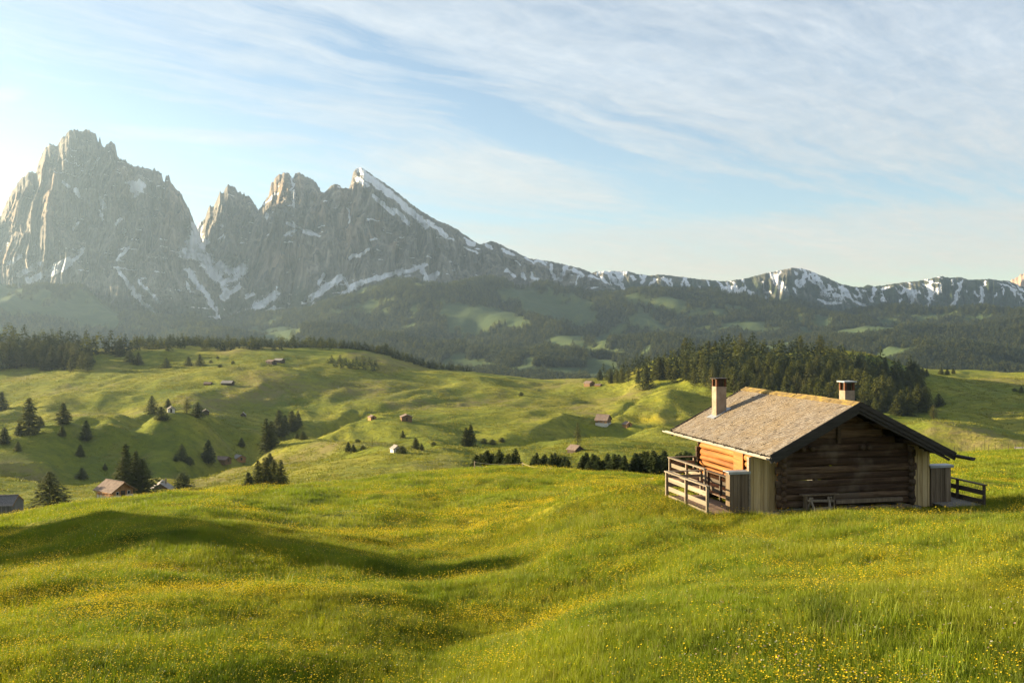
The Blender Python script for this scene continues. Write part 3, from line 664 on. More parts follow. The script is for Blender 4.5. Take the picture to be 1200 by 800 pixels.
SINGLES = [
 ('wide', 58, 588, 37, 32, 'broad dark spruce standing alone just behind the near meadow crest, by the grey barn', 235),
 ('spruce', 147, 568, 50, 17, 'tallest dark spruce rising straight behind the brown roofed chalet', 262),
 ('wide', 145, 573, 38, 27, 'full dark spruce touching the back of the brown roofed chalet', 258),
 ('spruce', 159, 570, 43, 17, 'slim dark spruce between the two chalets, next to the tallest one', 266),
 ('wide', 167, 573, 37, 26, 'rounded dark spruce beside the grey roofed chalet, on its near side', 262),
 ('bushy', 213, 574, 21, 19, 'round dark bushy spruce beyond the grey roofed chalet', 300),
 ('spruce', 34, 509, 44, 17, 'tallest spruce in the shaded clump at the far edge of the left pasture', None),
 ('spruce', 22, 511, 15, 8, 'small spruce at the foot of the tall spruce in the shaded left clump', None),
 ('spruce', 47, 502, 14, 9, 'short spruce on the right flank of the shaded left clump', None),
 ('spruce', 2, 481, 23, 10, 'dark spruce cut by the photo edge, above the shaded left clump', None),
 ('spruce', 5, 520, 20, 12, 'dark spruce cut by the photo edge, below the shaded left clump', None),
 ('spruce', 74, 498, 25, 13, 'lone spruce with the pale track running from its foot', None),
 ('spruce', 73, 511, 13, 9, 'small spruce directly below the lone spruce at the pale track', None),
 ('spruce', 21, 530, 12, 8, 'small spruce alone on the bright left pasture', None),
 ('spruce', 101, 521, 24, 9, 'narrow spruce at the top of the dark gully', None),
 ('spruce', 94, 538, 14, 7, 'slim spruce halfway down the dark gully', None),
 ('wide', 96, 561, 13, 11, 'small broad spruce at the mouth of the dark gully beside the footpath', None),
 ('spruce', 123, 552, 8, 6, 'tiny spruce between the gully mouth and the chalet trees', None),
 ('wide', 178, 488, 20, 13, 'dark spruce at the outer end of the trio around the white house', None),
 ('wide', 189, 492, 16, 15, 'squat dark spruce in front of the white house', None),
 ('spruce', 197, 480, 13, 9, 'spruce standing behind the white house', None),
 ('larch', 219, 484, 17, 9, 'pale olive larch alone between the white house and the next house', None),
 ('wide', 232, 488, 18, 14, 'dark spruce whose long shadow falls past the small house beside it', None),
 ('wide', 213, 540, 20, 12, 'dark spruce above the grey roofed chalet, first of the row at the brown barns', None),
 ('spruce', 244, 547, 28, 11, 'tall slim spruce right beside the long brown barn', None),
 ('bushy', 222, 546, 10, 10, 'round bush between the two spruces of the brown barn row', None),
 ('bushy', 206, 544, 6, 6, 'tiny bush at the outer end of the brown barn row', None),
 ('spruce', 283, 527, 11, 6, 'small spruce alone on the shaded slope above the brown barns', None),
 ('spruce', 291, 571, 19, 12, 'short pointed spruce leaning against the dense clump on the meadow crest', 215),
 ('wide', 302, 571, 33, 18, 'spruce of the dense crest clump on its sunny side', 222),
 ('spruce', 311, 571, 37, 17, 'tallest spruce in the middle of the dense crest clump', 226),
 ('wide', 321, 571, 34, 20, 'broad spruce behind the middle of the dense crest clump', 230),
 ('wide', 329, 570, 33, 17, 'outer spruce on the shaded side of the dense crest clump', 222),
 ('spruce', 312, 531, 42, 12, 'tallest spruce in the stream gully grove, nearest its mouth', None),
 ('spruce', 318, 527, 34, 11, 'spruce standing close behind the tallest one in the gully grove', None),
 ('spruce', 327, 512, 31, 14, 'tall spruce in the middle of the stream gully grove', None),
 ('spruce', 334, 508, 22, 9, 'slim spruce squeezed in the middle of the gully grove', None),
 ('spruce', 342, 505, 24, 13, 'spruce near the upper end of the stream gully grove', None),
 ('spruce', 349, 503, 19, 8, 'last spruce at the upper end of the stream gully grove', None),
 ('wide', 355, 515, 10, 9, 'small dark spruce on the knoll beside the gully grove', None),
 ('bushy', 348, 514, 6, 6, 'little bush touching the small spruce on the knoll beside the gully grove', None),
 ('spruce', 316, 545, 15, 9, 'short spruce at the foot of the gully grove, close above the crest clump', None),
 ('spruce', 472, 513, 9, 4, 'thin little spruce below the two far huts', None),
 ('spruce', 487, 532, 20, 9, 'spruce standing up slope of the stone hut', 380),
 ('spruce', 494, 540, 11, 7, 'smaller spruce between the stone hut and the taller spruce', 350),
 ('bushy', 471, 549, 12, 10, 'dark bush pressed against the stone hut', 330),
 ('spruce', 546, 523, 23, 9, 'first of the two dark spruces side by side in front of the wide meadow', None),
 ('spruce', 551.5, 523, 26, 9, 'taller of the two dark spruces side by side in front of the wide meadow', None),
 ('spruce', 408, 530, 12, 7, 'small dark spruce at the end of the shaded scrub strip', None),
 ('spruce', 414, 530, 10, 7, 'smaller dark spruce beside the one at the end of the scrub strip', None),
 ('bare', 436, 527, 15, 9, 'thin sparse tree in the middle of the shaded scrub strip', None),
 ('bushy', 425, 527, 5, 6, 'low bush between the small spruces and the sparse tree', None),
 ('bushy', 419, 519, 5, 7, 'low bush higher up in the shaded scrub strip', None),
 ('bare', 451, 526, 9, 5, 'thin sapling at the far end of the shaded scrub strip', None),
 ('larch', 677, 521, 27, 8, 'slender pale tree rising behind the dark roofed barn', 390),
 ('bushy', 610.5, 465, 5, 5, 'tiny dark bush alone on the wide sunlit meadow', None),
 ('bushy', 567, 520, 6, 9, 'first low bush right of the two dark spruces', None),
 ('bushy', 577, 520, 6, 9, 'second low bush right of the two dark spruces', None),
 ('bushy', 588, 521, 5, 8, 'third low bush right of the two dark spruces', None),
 ('bushy', 508, 523, 5, 7, 'low bush in the shade above the stone hut', None),
 ('larch', 1094, 491, 17, 9, 'light green tree alone in front of the hill forest, above the hut eave', None),
 ('wide', 1100, 476, 15, 12, 'dark rounded tree at the outer tip of the hill forest', None),
 ('spruce', 1197, 461, 8, 6, 'small dark spruce at the photo edge on the shaded meadow', None),
 ('shrub', 1189, 460, 4, 6, 'low shrub beside the small spruce at the photo edge', None),
 ('bare', 1154, 527, 17, 5, 'thin leafless sapling on the fence line right of the hut', 125),
 ('wide', 152, 426, 14, 11, 'round dark spruce just below the forest on the left ridge, first of a pair', None),
 ('spruce', 162, 429, 15, 9, 'slimmer spruce of the pair below the forest on the left ridge', None),
 ('wide', 195, 431, 12, 9, 'single dark spruce on the shaded upper meadow, between the pairs', None),
 ('wide', 221, 429, 11, 8, 'smaller spruce of the second pair on the shaded upper meadow', None),
 ('wide', 234, 430, 14, 9, 'larger spruce of the second pair on the shaded upper meadow', None),
 ('bushy', 247, 426, 4, 4, 'tiny bush on the upper meadow nearest the second pair of spruces', None),
 ('bushy', 255, 421, 3.5, 3.5, 'tiny bush highest on the upper meadow', None),
 ('bushy', 258, 431, 4, 5, 'tiny bush lowest on the upper meadow', None),
 ('bushy', 273, 427, 4.5, 4, 'tiny bush on the upper meadow nearest the two barns under the tree line', None),
 ('wide', 757, 458, 29, 15, 'dark spruce standing forward of the hill forest, its shadow on the meadow', None),
 ('pine', 715, 448, 16, 9, 'small pine at the thin end of the hill forest, nearest the little barn', None),
]
for k, px, py, hp, wp, lab, Y in SINGLES:
    tree_px(k, px, py, hp, wp, lab, None, 130, Y)

# young spruces in a row behind the roped fence, four clumps
n_h = 0
for (x0, x1, n, Y0, Y1, ytop, grp) in ((556, 609, 19, 142, 128, 528, 'first'), (621, 668, 14, 134, 126, 531, 'second'), (682, 734, 19, 126, 121, 532, 'third'), (739, 832, 32, 121, 118, 529, 'fourth')):
    for i in range(n):
        f = (i + .5) / n; px = x0 + (x1 - x0) * f + tr.uniform(-1.5, 1.5); Y = Y0 + (Y1 - Y0) * f + tr.uniform(-1.2, 3.2)
        p = at(px, Y); top = ytop + tr.uniform(-4, 7) + (3 if i in (0, n - 1) else 0)
        h = (HY - top) / F * Y - p.z
        plant('young', p, h, h * tr.uniform(.42, .6), 'young dark spruce in the ' + grp + ' clump from the outer end, behind the rope fence', 'young spruces of the ' + grp + ' clump')

# forest on the hill behind the hut
def spread(poly_top, poly_bot, n, sep, tries=20000, seed=1, ymin=300):
    rr = random.Random(seed); out = []
    x0, x1 = max(poly_top[0][0], poly_bot[0][0]), min(poly_top[-1][0], poly_bot[-1][0])
    for _ in range(tries):
        if len(out) >= n: break
        px = rr.uniform(x0, x1); a, b = float(cr(poly_top, px)), float(cr(poly_bot, px))
        if rr.random() > (b - a) / 60 + .25: continue
        py = rr.uniform(a, b)
        if all(((px - q[0]) / sep) ** 2 + ((py - q[1]) / (sep * .7)) ** 2 > 1 for q in out): out.append((px, py))
    return out
FTOP = [(700, 442), (720, 437), (750, 429), (790, 424), (830, 418), (870, 416), (930, 416), (960, 420), (1000, 428), (1040, 436), (1072, 441), (1088, 468)]
FBOT = [(700, 447), (735, 452), (770, 447), (800, 452), (840, 462), (880, 475), (930, 485), (980, 490), (1030, 490), (1065, 489), (1088, 484)]
stuff_pts = []
sp = spread(FTOP, FBOT, 340, 5.8)
sp.sort(key=lambda q: -q[1])
for i, (px, py) in enumerate(sp):
    p = hit(px, py, 420); hp = 33 * min(1.15, 760 / p.y) * tr.uniform(.6, 1.14)
    if px < 760: hp *= .72
    if px > 1040: hp *= .8
    k = tr.choices(['spruce', 'pine', 'larch'], [.4, .42, .18])[0]
    hid = 838 < px < 1005 and py > 440 + 20            # mostly behind the roof of the hut
    if i < 185 or py < 425 and i % 3 == 0:
        lab = {'spruce': 'dark pointed spruce among the dense hill forest behind the hut', 'pine': 'rounded olive green pine among the dense hill forest behind the hut', 'larch': 'pale yellowish larch among the dense hill forest behind the hut'}[k]
        plant(k, p, hp * p.y / F, hp * tr.uniform(.3, .42) * p.y / F, lab, {'spruce': 'spruces', 'pine': 'pines', 'larch': 'larches'}[k] + ' of the hill forest', True)
    else: stuff_pts.append((p, hp * p.y / F, tr.uniform(.4, .55)))
for px, hp in ((1067, 17), (1072, 18), (1076, 14), (1081, 12), (1086, 9), (1103, 9), (1110, 8), (1117, 7)):
    p = hit(px, 442 if px < 1090 else 439, 800); plant('spruce', p, hp * p.y / F, hp * .5 * p.y / F, 'dark spruce on the meadow skyline just past the end of the hill forest', 'skyline spruces past the hill forest', hp > 12)
# forest on the left ridge
LTOP = [(-60, 398), (0, 401), (60, 405), (100, 410), (128, 412), (150, 414)]
LBOT = [(-60, 436), (0, 435), (40, 433), (62, 437), (104, 437), (106, 418), (125, 416), (140, 419), (150, 417)]
sp = spread(LTOP, LBOT, 120, 5.4, seed=4, ymin=700); sp.sort(key=lambda q: -q[1])
for i, (px, py) in enumerate(sp):
    p = hit(px, py, 700); hp = tr.uniform(17, 27); k = tr.choices(['spruce', 'pine', 'larch'], [.6, .3, .1])[0]
    if px < 2: stuff_pts.append((p, hp * p.y / F, .5)); continue
    if i < 62:
        lab = {'spruce': 'dark spruce in the shaded ridge forest under the tallest mountain', 'pine': 'rounded dull green pine in the shaded ridge forest under the tallest mountain', 'larch': 'pale larch in the shaded ridge forest under the tallest mountain'}[k]
        plant(k, p, hp * p.y / F, hp * .46 * p.y / F, lab, {'spruce': 'spruces', 'pine': 'pines', 'larch': 'larches'}[k] + ' of the ridge forest', True)
    else: stuff_pts.append((p, hp * p.y / F, .5))
# tree line along the far edge of the alp (the rest of the trees, one object)
for x0, x1, n, h0, ya, yb in ((152, 392, 150, 13, 1090, 1200), (150, 200, 14, 11, 1060, 1110), (392, 402, 3, 8, 1120, 1160), (398, 440, 26, 10, 1130, 1180), (384, 445, 26, 9, 980, 1040), (440, 552, 74, 12, 1120, 1190), (255, 300, 10, 5, 1090, 1100)):
    for i in range(n):
        px = x0 + (x1 - x0) * (i + tr.random()) / n; f = (px - x0) / (x1 - x0)
        p = at(px, tr.uniform(ya, yb)); hp = h0 * tr.uniform(.75, 1.3) * (1 - .45 * f if x0 == 440 else 1); stuff_pts.append((p, hp * p.y / F, tr.uniform(.4, .6)))
# forests of the far valley sides
N = 150000
py_ = rng.uniform(2150, 5000, N) if False else np.exp(rng.uniform(math.log(2200), math.log(4900), N)); px_ = rng.uniform(-40, 1240, N)
ci = np.clip(((px_ - PX[0]) / 3).round().astype(int), 0, len(PX) - 1); ri = np.clip(np.searchsorted(YR, py_), 0, NR - 1)
runmin = np.minimum.accumulate(SIGHT, 0)
vis = SIGHT[ri, ci] < runmin[ri, ci] + 9
keep = vis & (forest_a[ri, ci] > rng.uniform(.25, .95, N))
xs, ys = w(px_[keep], py_[keep]), py_[keep]
zs = ground_z(xs, ys); hs = rng.uniform(14, 27, len(xs))
P0 = np.array([tuple(p) for p, h, q in stuff_pts]); 
print('distant trees', len(xs), 'near stuff', len(stuff_pts))

def scatter(name, protos, P, scl, rot, idx, kind='stuff'):
    """one object that carries points; geometry nodes put a plant on each"""
    me = bpy.data.meshes.new(name); n = len(P)
    me.vertices.add(n); me.vertices.foreach_set('co', np.asarray(P, np.float32).ravel())
    for nm, ty, arr in (('s', 'FLOAT_VECTOR', scl), ('r', 'FLOAT_VECTOR', rot)):
        a = me.attributes.new(nm, ty, 'POINT'); a.data.foreach_set('vector', np.asarray(arr, np.float32).ravel())
    a = me.attributes.new('k', 'INT', 'POINT'); a.data.foreach_set('value', np.asarray(idx, np.int32))
    o = link(name, me); tag(o, kind=kind)
    g = bpy.data.node_groups.new(name, 'GeometryNodeTree')
    g.interface.new_socket('Geometry', in_out='INPUT', socket_type='NodeSocketGeometry'); g.interface.new_socket('Geometry', in_out='OUTPUT', socket_type='NodeSocketGeometry')
    N_ = g.nodes.new; gi = N_('NodeGroupInput'); go = N_('NodeGroupOutput'); ip = N_('GeometryNodeInstanceOnPoints'); gg = N_('GeometryNodeGeometryToInstance')
    for q in reversed(protos):
        ob = bpy.data.objects.new(name + '_plant', q); oi = N_('GeometryNodeObjectInfo'); oi.inputs['Object'].default_value = ob
        g.links.new(oi.outputs['Geometry'], gg.inputs[0])
    def na(nm, ty):
        a = N_('GeometryNodeInputNamedAttribute'); a.data_type = ty; a.inputs['Name'].default_value = nm; return a.outputs['Attribute']
    e2r = N_('FunctionNodeEulerToRotation'); g.links.new(na('r', 'FLOAT_VECTOR'), e2r.inputs[0])
    g.links.new(gi.outputs[0], ip.inputs['Points']); g.links.new(gg.outputs[0], ip.inputs['Instance'])
    ip.inputs['Pick Instance'].default_value = True; g.links.new(na('k', 'INT'), ip.inputs['Instance Index'])
    g.links.new(e2r.outputs[0], ip.inputs['Rotation']); g.links.new(na('s', 'FLOAT_VECTOR'), ip.inputs['Scale'])
    g.links.new(ip.outputs[0], go.inputs[0])
    md = o.modifiers.new('scatter', 'NODES'); md.node_group = g; return o
def rotz(n, tilt=0.0):
    return np.stack([rng.normal(0, tilt, n), rng.normal(0, tilt, n), rng.uniform(0, 6.283, n)], -1)
Pf = np.vstack([np.stack([xs, ys, zs - .3], -1), P0 - [0, 0, .2]])
hh = np.concatenate([hs, [h for _, h, _ in stuff_pts]]); ww = np.concatenate([hs * rng.uniform(.9, 1.5, len(hs)), [h * (q / .42) for _, h, q in stuff_pts]])
kk = np.concatenate([rng.integers(0, 4, len(xs)), rng.integers(0, 4, len(P0)) ])
o = scatter('distant_forest', FARC, Pf, np.stack([ww, ww, hh], -1), rotz(len(Pf)), kk)
# ------------------------------------------------------------------ the log hut (local axes: x along the gable, y along the ridge away from us)
hut = thing('log_hut', 'large weathered log hut with shingle roof and two chimneys on the near meadow', 'hut', HUT, HA)
RZ, EL, ER, LEN = 4.40, -3.80, 4.22, 10.05
ZL, ZR = 2.45, 2.33
sl, sr = (RZ - ZL) / -EL, (RZ - ZR) / ER
def roof_z(u): return RZ + sl * u if u < 0 else RZ - sr * u
U0, U1, V0, V1 = -2.68, 3.0, 1.2, 9.2
rr = random.Random(3)
# log walls
def logwall_x(v, u0, u1, sd, end):
    m = MB(); z = .24; i = 0
    while True:
        d = rr.uniform(.25, .31); zc = z + d / 2
        if zc + d / 2 > RZ - .35: break
        a, b = u0, u1
        if zc + d * .4 > 2.25:      # gable logs shorten under the roof
            a = max(u0, -(RZ - .30 - zc - d / 2) / sl); b = min(u1, (RZ - .30 - zc - d / 2) / sr)
        ex = end if zc < 2.3 else 0
        m.log((a - ex * rr.uniform(.7, 1.2), v + rr.uniform(-.03, .03), zc), (b + ex * rr.uniform(.7, 1.2), v + rr.uniform(-.03, .03), zc), rr.uniform(.05, .075), d * .5, 12, 22, .016, sd + i, 3.6)
        z += d * .965; i += 1
    return m
def logwall_y(u, v0, v1, sd, end):
    m = MB(); z = .12; i = 0
    top = roof_z(u) - .2
    while z + .2 < top:
        d = rr.uniform(.25, .31); zc = z + d / 2
        if zc + d / 2 > top + .05: break
        m.log((u + rr.uniform(-.02, .02), v0 - end * rr.uniform(.7, 1.2), zc), (u + rr.uniform(-.02, .02), v1 + end * rr.uniform(.7, 1.2), zc), .105, d * .48, 12, 18, .024, sd + i, 2.0)
        z += d * .965; i += 1
    return m
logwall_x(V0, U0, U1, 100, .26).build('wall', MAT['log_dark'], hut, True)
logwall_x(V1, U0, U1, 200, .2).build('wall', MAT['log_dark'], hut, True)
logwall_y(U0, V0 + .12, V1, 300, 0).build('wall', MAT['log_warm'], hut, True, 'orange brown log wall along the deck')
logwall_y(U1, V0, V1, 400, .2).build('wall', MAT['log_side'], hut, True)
for k in range(8):
    m = MB(); m.log((U0 + rr.uniform(-.02, .02), V0 - rr.uniform(.14, .24), .26 + k * .272), (U0, V0 + .11, .26 + k * .272), .1, .125, 9, 3, 0, 900 + k); m.build('log_end', MAT['log_dark'], hut, True)  # dark colour on these ends stands in for shade from the plank panel
# dark boards behind the upper gable, king post, purlins
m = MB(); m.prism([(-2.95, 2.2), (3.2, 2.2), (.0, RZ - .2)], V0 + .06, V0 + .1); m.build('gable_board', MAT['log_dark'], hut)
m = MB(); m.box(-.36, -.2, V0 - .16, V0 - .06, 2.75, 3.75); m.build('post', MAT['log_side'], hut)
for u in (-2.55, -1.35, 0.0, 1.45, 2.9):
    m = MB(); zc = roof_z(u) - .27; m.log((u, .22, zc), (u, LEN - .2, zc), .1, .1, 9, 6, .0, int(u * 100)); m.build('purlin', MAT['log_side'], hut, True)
for u in (-1.9, -1.5, .75, 1.05):
    m = MB(); m.log((u, V0 - .26, 2.55), (u, V0 + .1, 2.55), .1, .11, 9, 2, 0, int(u * 77)); m.build('beam_end', MAT['log_side'], hut, True)
# roof: a board deck on each slope, and one layer of shingles laid course on course
roof = None
for side in (-1, 1):
    e = EL if side < 0 else ER; s = sl if side < 0 else sr; L = math.hypot(e, e * s)
    ax = Vector((side * math.cos(math.atan(s)), 0, -math.sin(math.atan(s)))); nrm = Vector((side * math.sin(math.atan(s)), 0, math.cos(math.atan(s))))
    m = MB(); a = Vector((0, 0, RZ)) - nrm * .15; b = Vector((e, 0, roof_z(e))) - nrm * .15
    m.poly([a + Vector((0, 0.03, 0)), b + Vector((0, .03, 0)), b + Vector((0, LEN - .03, 0)), a + Vector((0, LEN - .03, 0))] + [q + nrm * .11 for q in (a + Vector((0, .03, 0)), b + Vector((0, .03, 0)), b + Vector((0, LEN - .03, 0)), a + Vector((0, LEN - .03, 0)))],
           [(0, 1, 2, 3), (7, 6, 5, 4), (0, 4, 5, 1), (1, 5, 6, 2), (2, 6, 7, 3), (3, 7, 4, 0)])
    deck_o = m.build('roof', MAT['barge'], hut)
    m = MB(); rows = int(L / .155)
    for r in range(rows):
        t0 = L - r * .155 + rr.uniform(-.01, .01); y = -.02 + rr.uniform(0, .06)
        while y < LEN:
            wd = rr.uniform(.07, .15); y1 = min(y + wd, LEN + .02); t1 = max(0.02, t0 - .34); lift = rr.uniform(.0, .011) + (.02 if rr.random() < .04 else 0)
            j0 = t0 + rr.uniform(-.025, .025)
            P = []
            for tt, hgt in ((j0, .026 + lift), (t1, -.006)):
                for yy in (y + .004, y1 - .004): P.append(Vector((0, yy, RZ)) + ax * tt + nrm * (hgt + .004))
            P += [q - nrm * .022 for q in P]
            m.poly(P, [(0, 1, 3, 2), (4, 6, 7, 5), (0, 4, 5, 1)] if side < 0 else [(0, 2, 3, 1), (4, 5, 7, 6), (0, 1, 5, 4)])
            y = y1
    m.build('shingle_cover', MAT['shingle'], deck_o)
m = MB()
y = 0.0
while y < LEN - .1:
    y1 = min(y + rr.uniform(1.5, 2.6), LEN)
    for side in (-1, 1):
        s = sl if side < 0 else sr; k = math.atan(s); h = rr.uniform(.03, .06)
        m.beam((side * .12, y + .01, RZ - s * .12 + h + .015), (side * .12, y1, RZ - s * .12 + h + .015), .27, .035, (side * math.sin(k), 0, math.cos(k)), .008)
    y = y1
m.build('ridge_cap', MAT['ridge'], hut)
# verge boards on the front and rear gables, two deep
for v, nm in ((-.03, 0), (LEN + .03, 1)):
    for side in (-1, 1):
        e = EL if side < 0 else ER; s = sl if side < 0 else sr
        dirx = Vector((e, 0, -s * abs(e))).normalized()
        for off, hgt, dv in ((-.06, .17, 0), (-.235, .15, .045 if nm == 0 else -.045), (-.385, .1, .1 if nm == 0 else -.1)):
            a = Vector((0, v + dv, RZ + off + .045)); b = a + dirx * (math.hypot(e, s * e) + .03 - (.25 if off < -.3 else 0))
            m = MB(); m.beam(a, b, .04, hgt, (0, 0, 1), .004); m.build('verge_board', MAT['barge'], hut)
# gutters: hollowed logs along the eaves
for e, y0, y1, z in ((EL - .09, .05, LEN + .75, ZL - .06), (ER + .1, -.95, LEN + .1, ZR - .05)):
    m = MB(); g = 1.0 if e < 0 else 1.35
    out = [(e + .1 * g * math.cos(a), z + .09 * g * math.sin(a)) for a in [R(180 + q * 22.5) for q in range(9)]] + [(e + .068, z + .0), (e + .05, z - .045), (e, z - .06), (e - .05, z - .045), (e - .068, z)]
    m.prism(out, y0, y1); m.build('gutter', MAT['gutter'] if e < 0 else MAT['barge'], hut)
    m = MB()
    for q in range(9): m.box(e - .1, e + .12 if e < 0 else e + .02, .5 + q * 1.1, .54 + q * 1.1, z + .02, z + .06)
    m.build('gutter_bracket', MAT['barge'], hut)
# chimneys
def chimney(u, v, wd, z0, z1, cap, rust):
    m = MB(); h = wd / 2
    m.box(u - h, u + h, v - h, v + h, z0, z1 - .42, None, .01); c = m.build('chimney', MAT['masonry'], hut)
    m = MB(); 
    for a, b in ((-1, -1), (1, -1), (-1, 1), (1, 1)): m.box(u + a * h - (.09 if a > 0 else 0), u + a * h + (.09 if a < 0 else 0), v + b * h - (.09 if b > 0 else 0), v + b * h + (.09 if b < 0 else 0), z1 - .42, z1 - .08)
    m.build('flue_opening', MAT['rust'], c)
    m = MB(); m.box(u - h + .1, u + h - .1, v - h + .1, v + h - .1, z1 - .42, z1 - .1); m.build('flue', MAT['soot'], c)
    m = MB(); m.box(u - h - .07, u + h + .07, v - h - .07, v + h + .07, z1 - .08, z1 - .03, None, .006); m.build('chimney_cap', cap, c)
    return c
c1 = chimney(-2.06, 8.5, .5, 2.9, 5.05, MAT['soot'], 0)
m = MB(); m.box(-2.44, -1.7, 8.12, 8.88, roof_z(-2.4) - .02, roof_z(-2.4) + .02); 
m = MB(); k = math.atan(sl); m.beam((-2.52, 8.5, roof_z(-2.52) + .06), (-1.62, 8.5, roof_z(-1.62) + .06), .8, .02, (-math.sin(k), 0, math.cos(k))); m.build('flashing', MAT['sheet'], c1)
c2 = chimney(.75, 2.2, .45, 3.7, 5.2, MAT['sheet'], 1)
# board wind breaks at both front corners, and the lower capped ones beyond them
def planks(u0, u1, v, zt, sd, thick=.045):
    m = MB(); q = random.Random(sd); u = u0
    while u < u1 - .02:
        wd = q.uniform(.17, .27); b = min(u + wd, u1); top = zt(u, b)
        m.box(u + .004, b - .004, v - thick / 2 + q.uniform(-.008, .008), v + thick / 2, q.uniform(.0, .03), top, None, .004)
        if b < u1 - .05: m.box(b - .03, b + .03, v - thick / 2 - .028, v - thick / 2 - .009, .03, top - .03)
        u = b
    return m
under = lambda a, b: min(roof_z(max(a, -3.8)), roof_z(b)) - .19
planks(-3.95, -2.77, 1.5, under, 1).build('plank_panel', MAT['plank_tan'], hut)
planks(3.02, 4.02, 1.35, under, 2).build('plank_panel', MAT['plank_tan'], hut)
m = MB(); m.box(-4.03, -3.955, 1.4, 1.58, 0, roof_z(-3.8) - .2); m.build('corner_post', MAT['rail_wood'], hut)
for u0, u1, v in ((-4.84, -4.04, 1.45), (4.05, 4.98, 1.3)):
    pn = planks(u0, u1, v, lambda a, b: 1.66, int(u0 * 9) + 50); 
    for q in (0, 1):
        for z in (0.4, 1.2): pn.box(u0 + .03, u1 - .03, v + .03, v + .08, z, z + .1)
    pn.box(u0 + .002, u0 + .05, v - .02, v + .34, .02, 1.655); pn.box(u1 - .05, u1 - .002, v - .02, v + .34, .02, 1.655)
    for k in range(3): pn.box(u0 + .05 + k * .27, u0 + .31 + k * .27, v + .3, v + .34, .02, 1.65)
    po = pn.build('wind_break', MAT['plank_grey'], hut)
    m = MB(); P = [(u0 - .07, 1.665), (u1 + .07, 1.665), (u1 + .07, 1.69), (u0 - .07, 1.69)]
    m.box(u0 - .08, u1 + .08, v - .1, v + .42, 1.668, 1.7); m.box(u0 - .08, u1 + .08, v - .1, v - .075, 1.6, 1.667); m.build('metal_cap', MAT['sheet'], po)
# foundation: dry stones and sill timbers
m = MB(); u = U0 - .1
while u < U1:
    wd = rr.uniform(.25, .6); m.box(u, u + wd - .03, V0 - .2, V0 + .14, -.3, rr.uniform(.12, .2), None, .035); u += wd
u = V0
while u < V1:
    wd = rr.uniform(.3, .7); m.box(U0 - .14, U0 + .1, u, u + wd - .03, -.3, rr.uniform(.05, .1), None, .02); m.box(U1 - .1, U1 + .16, u, u + wd - .03, -.3, rr.uniform(.05, .1), None, .02); u += wd
m.build('foundation', MAT['stone'], hut)
m = MB(); m.box(-.35, 2.9, V0 - .36, V0 - .2, .0, .2, None, .02); m.box(-2.55, -1.6, V0 - .33, V0 - .2, -.02, .17, None, .02); m.box(-.5, 2.5, V0 - .29, V0 - .14, .36, .5, None, .015); m.build('sill_timber', MAT['plank_grey'], hut)
# door and small window on the deck side
m = MB(); m.box(U0 - .17, U0 - .11, 4.4, 5.3, .38, 2.15); d = m.build('door', MAT['log_warm'], hut)
m = MB(); m.box(U0 - .21, U0 - .17, 4.48, 4.54, 1.2, 1.3); m.build('handle', MAT['soot'], d)

# decks with railings
def deck(label, loc_fn):
    return thing('wooden_deck', label, 'deck', HUT, HA)
dk = deck('board deck with pale slatted railings along the sunlit orange log wall', None)
m = MB(); v = 1.95
while v < 9.35: m.box(-4.15, -2.83, v, v + .15, .30, .34, None, .003); v += .158
m.build('floor', MAT['deck'], dk)
m = MB(); u = -5.7
while u < -4.18: m.box(u, u + .145, 1.25, 5.6, .085, .12, None, .003); u += .152
m.build('ramp', MAT['deck'], dk)
m = MB()
for v in (2.2, 5.6, 9.1): m.box(-4.12, -2.86, v, v + .12, -.15, .297)
for v in (1.5, 3.4, 5.3): m.box(-5.75, -4.16, v, v + .12, -.25, .08)
m.build('joist', MAT['rail_dark'], dk)
def railing(root, a, b, nposts, z0, ht, boards, mat, mat2=None):
    a, b = Vector(a), Vector(b); d = (b - a).normalized(); n = Vector((-d.y, d.x, 0))
    rl = MB()
    for zc, hb in boards: rl.beam(a + Vector((0, 0, zc)) - n * .062, b + Vector((0, 0, zc)) - n * .062, .03, hb, (0, 0, 1), .006)
    r = rl.build('railing', mat, root)
    m = MB(); m.beam(a - d * .08 + Vector((0, 0, ht + .02)), b + d * .08 + Vector((0, 0, ht + .02)), .17, .04, (0, 0, 1), .004); m.build('handrail', mat, r)
    for i in range(nposts):
        p = a.lerp(b, i / max(1, nposts - 1)); m = MB(); m.box(p.x - .045, p.x + .045, p.y - .045, p.y + .045, z0, ht, None, .004); m.build('post', mat2 or mat, r)
B3 = [(.25, .2), (.58, .2), (.9, .2)]
railing(dk, (-5.82, 1.35, 0), (-5.82, 5.6, 0), 3, -.3, 1.16, [(.1, .15), (.45, .19), (.84, .19)], MAT['rail_wood'])
railing(dk, (-5.75, 5.68, 0), (-4.2, 5.68, 0), 2, -.2, 1.14, [(.62, .2), (.95, .12)], MAT['rail_wood'])
railing(dk, (-4.2, 5.25, 0), (-4.2, 9.3, 0), 3, -.2, 1.26, [(.55, .19), (.92, .19)], MAT['rail_wood'])
railing(dk, (-4.1, 9.36, 0), (-2.95, 9.36, 0), 2, -.2, 1.26, [(.65, .2), (1.0, .2)], MAT['rail_wood'])
railing(dk, (-4.12, 2.6, 0), (-4.12, 5.1, 0), 3, -.2, 1.2, [(.5, .2), (.85, .2)], MAT['rail_dark'])
m = MB(); m.beam((-3.7, 2.5, .9), (-3.7, 3.5, .35), .05, .16); m.build('brace', MAT['rail_dark'], dk)
dk2 = deck('narrow deck with dark two board railing on the shaded side of the log hut', None)
m = MB(); u = 4.1
while u < 5.7: m.box(u, u + .15, .3, 6.0, .14, .18, None, .003); u += .158
m.build('floor', MAT['stone'], dk2)
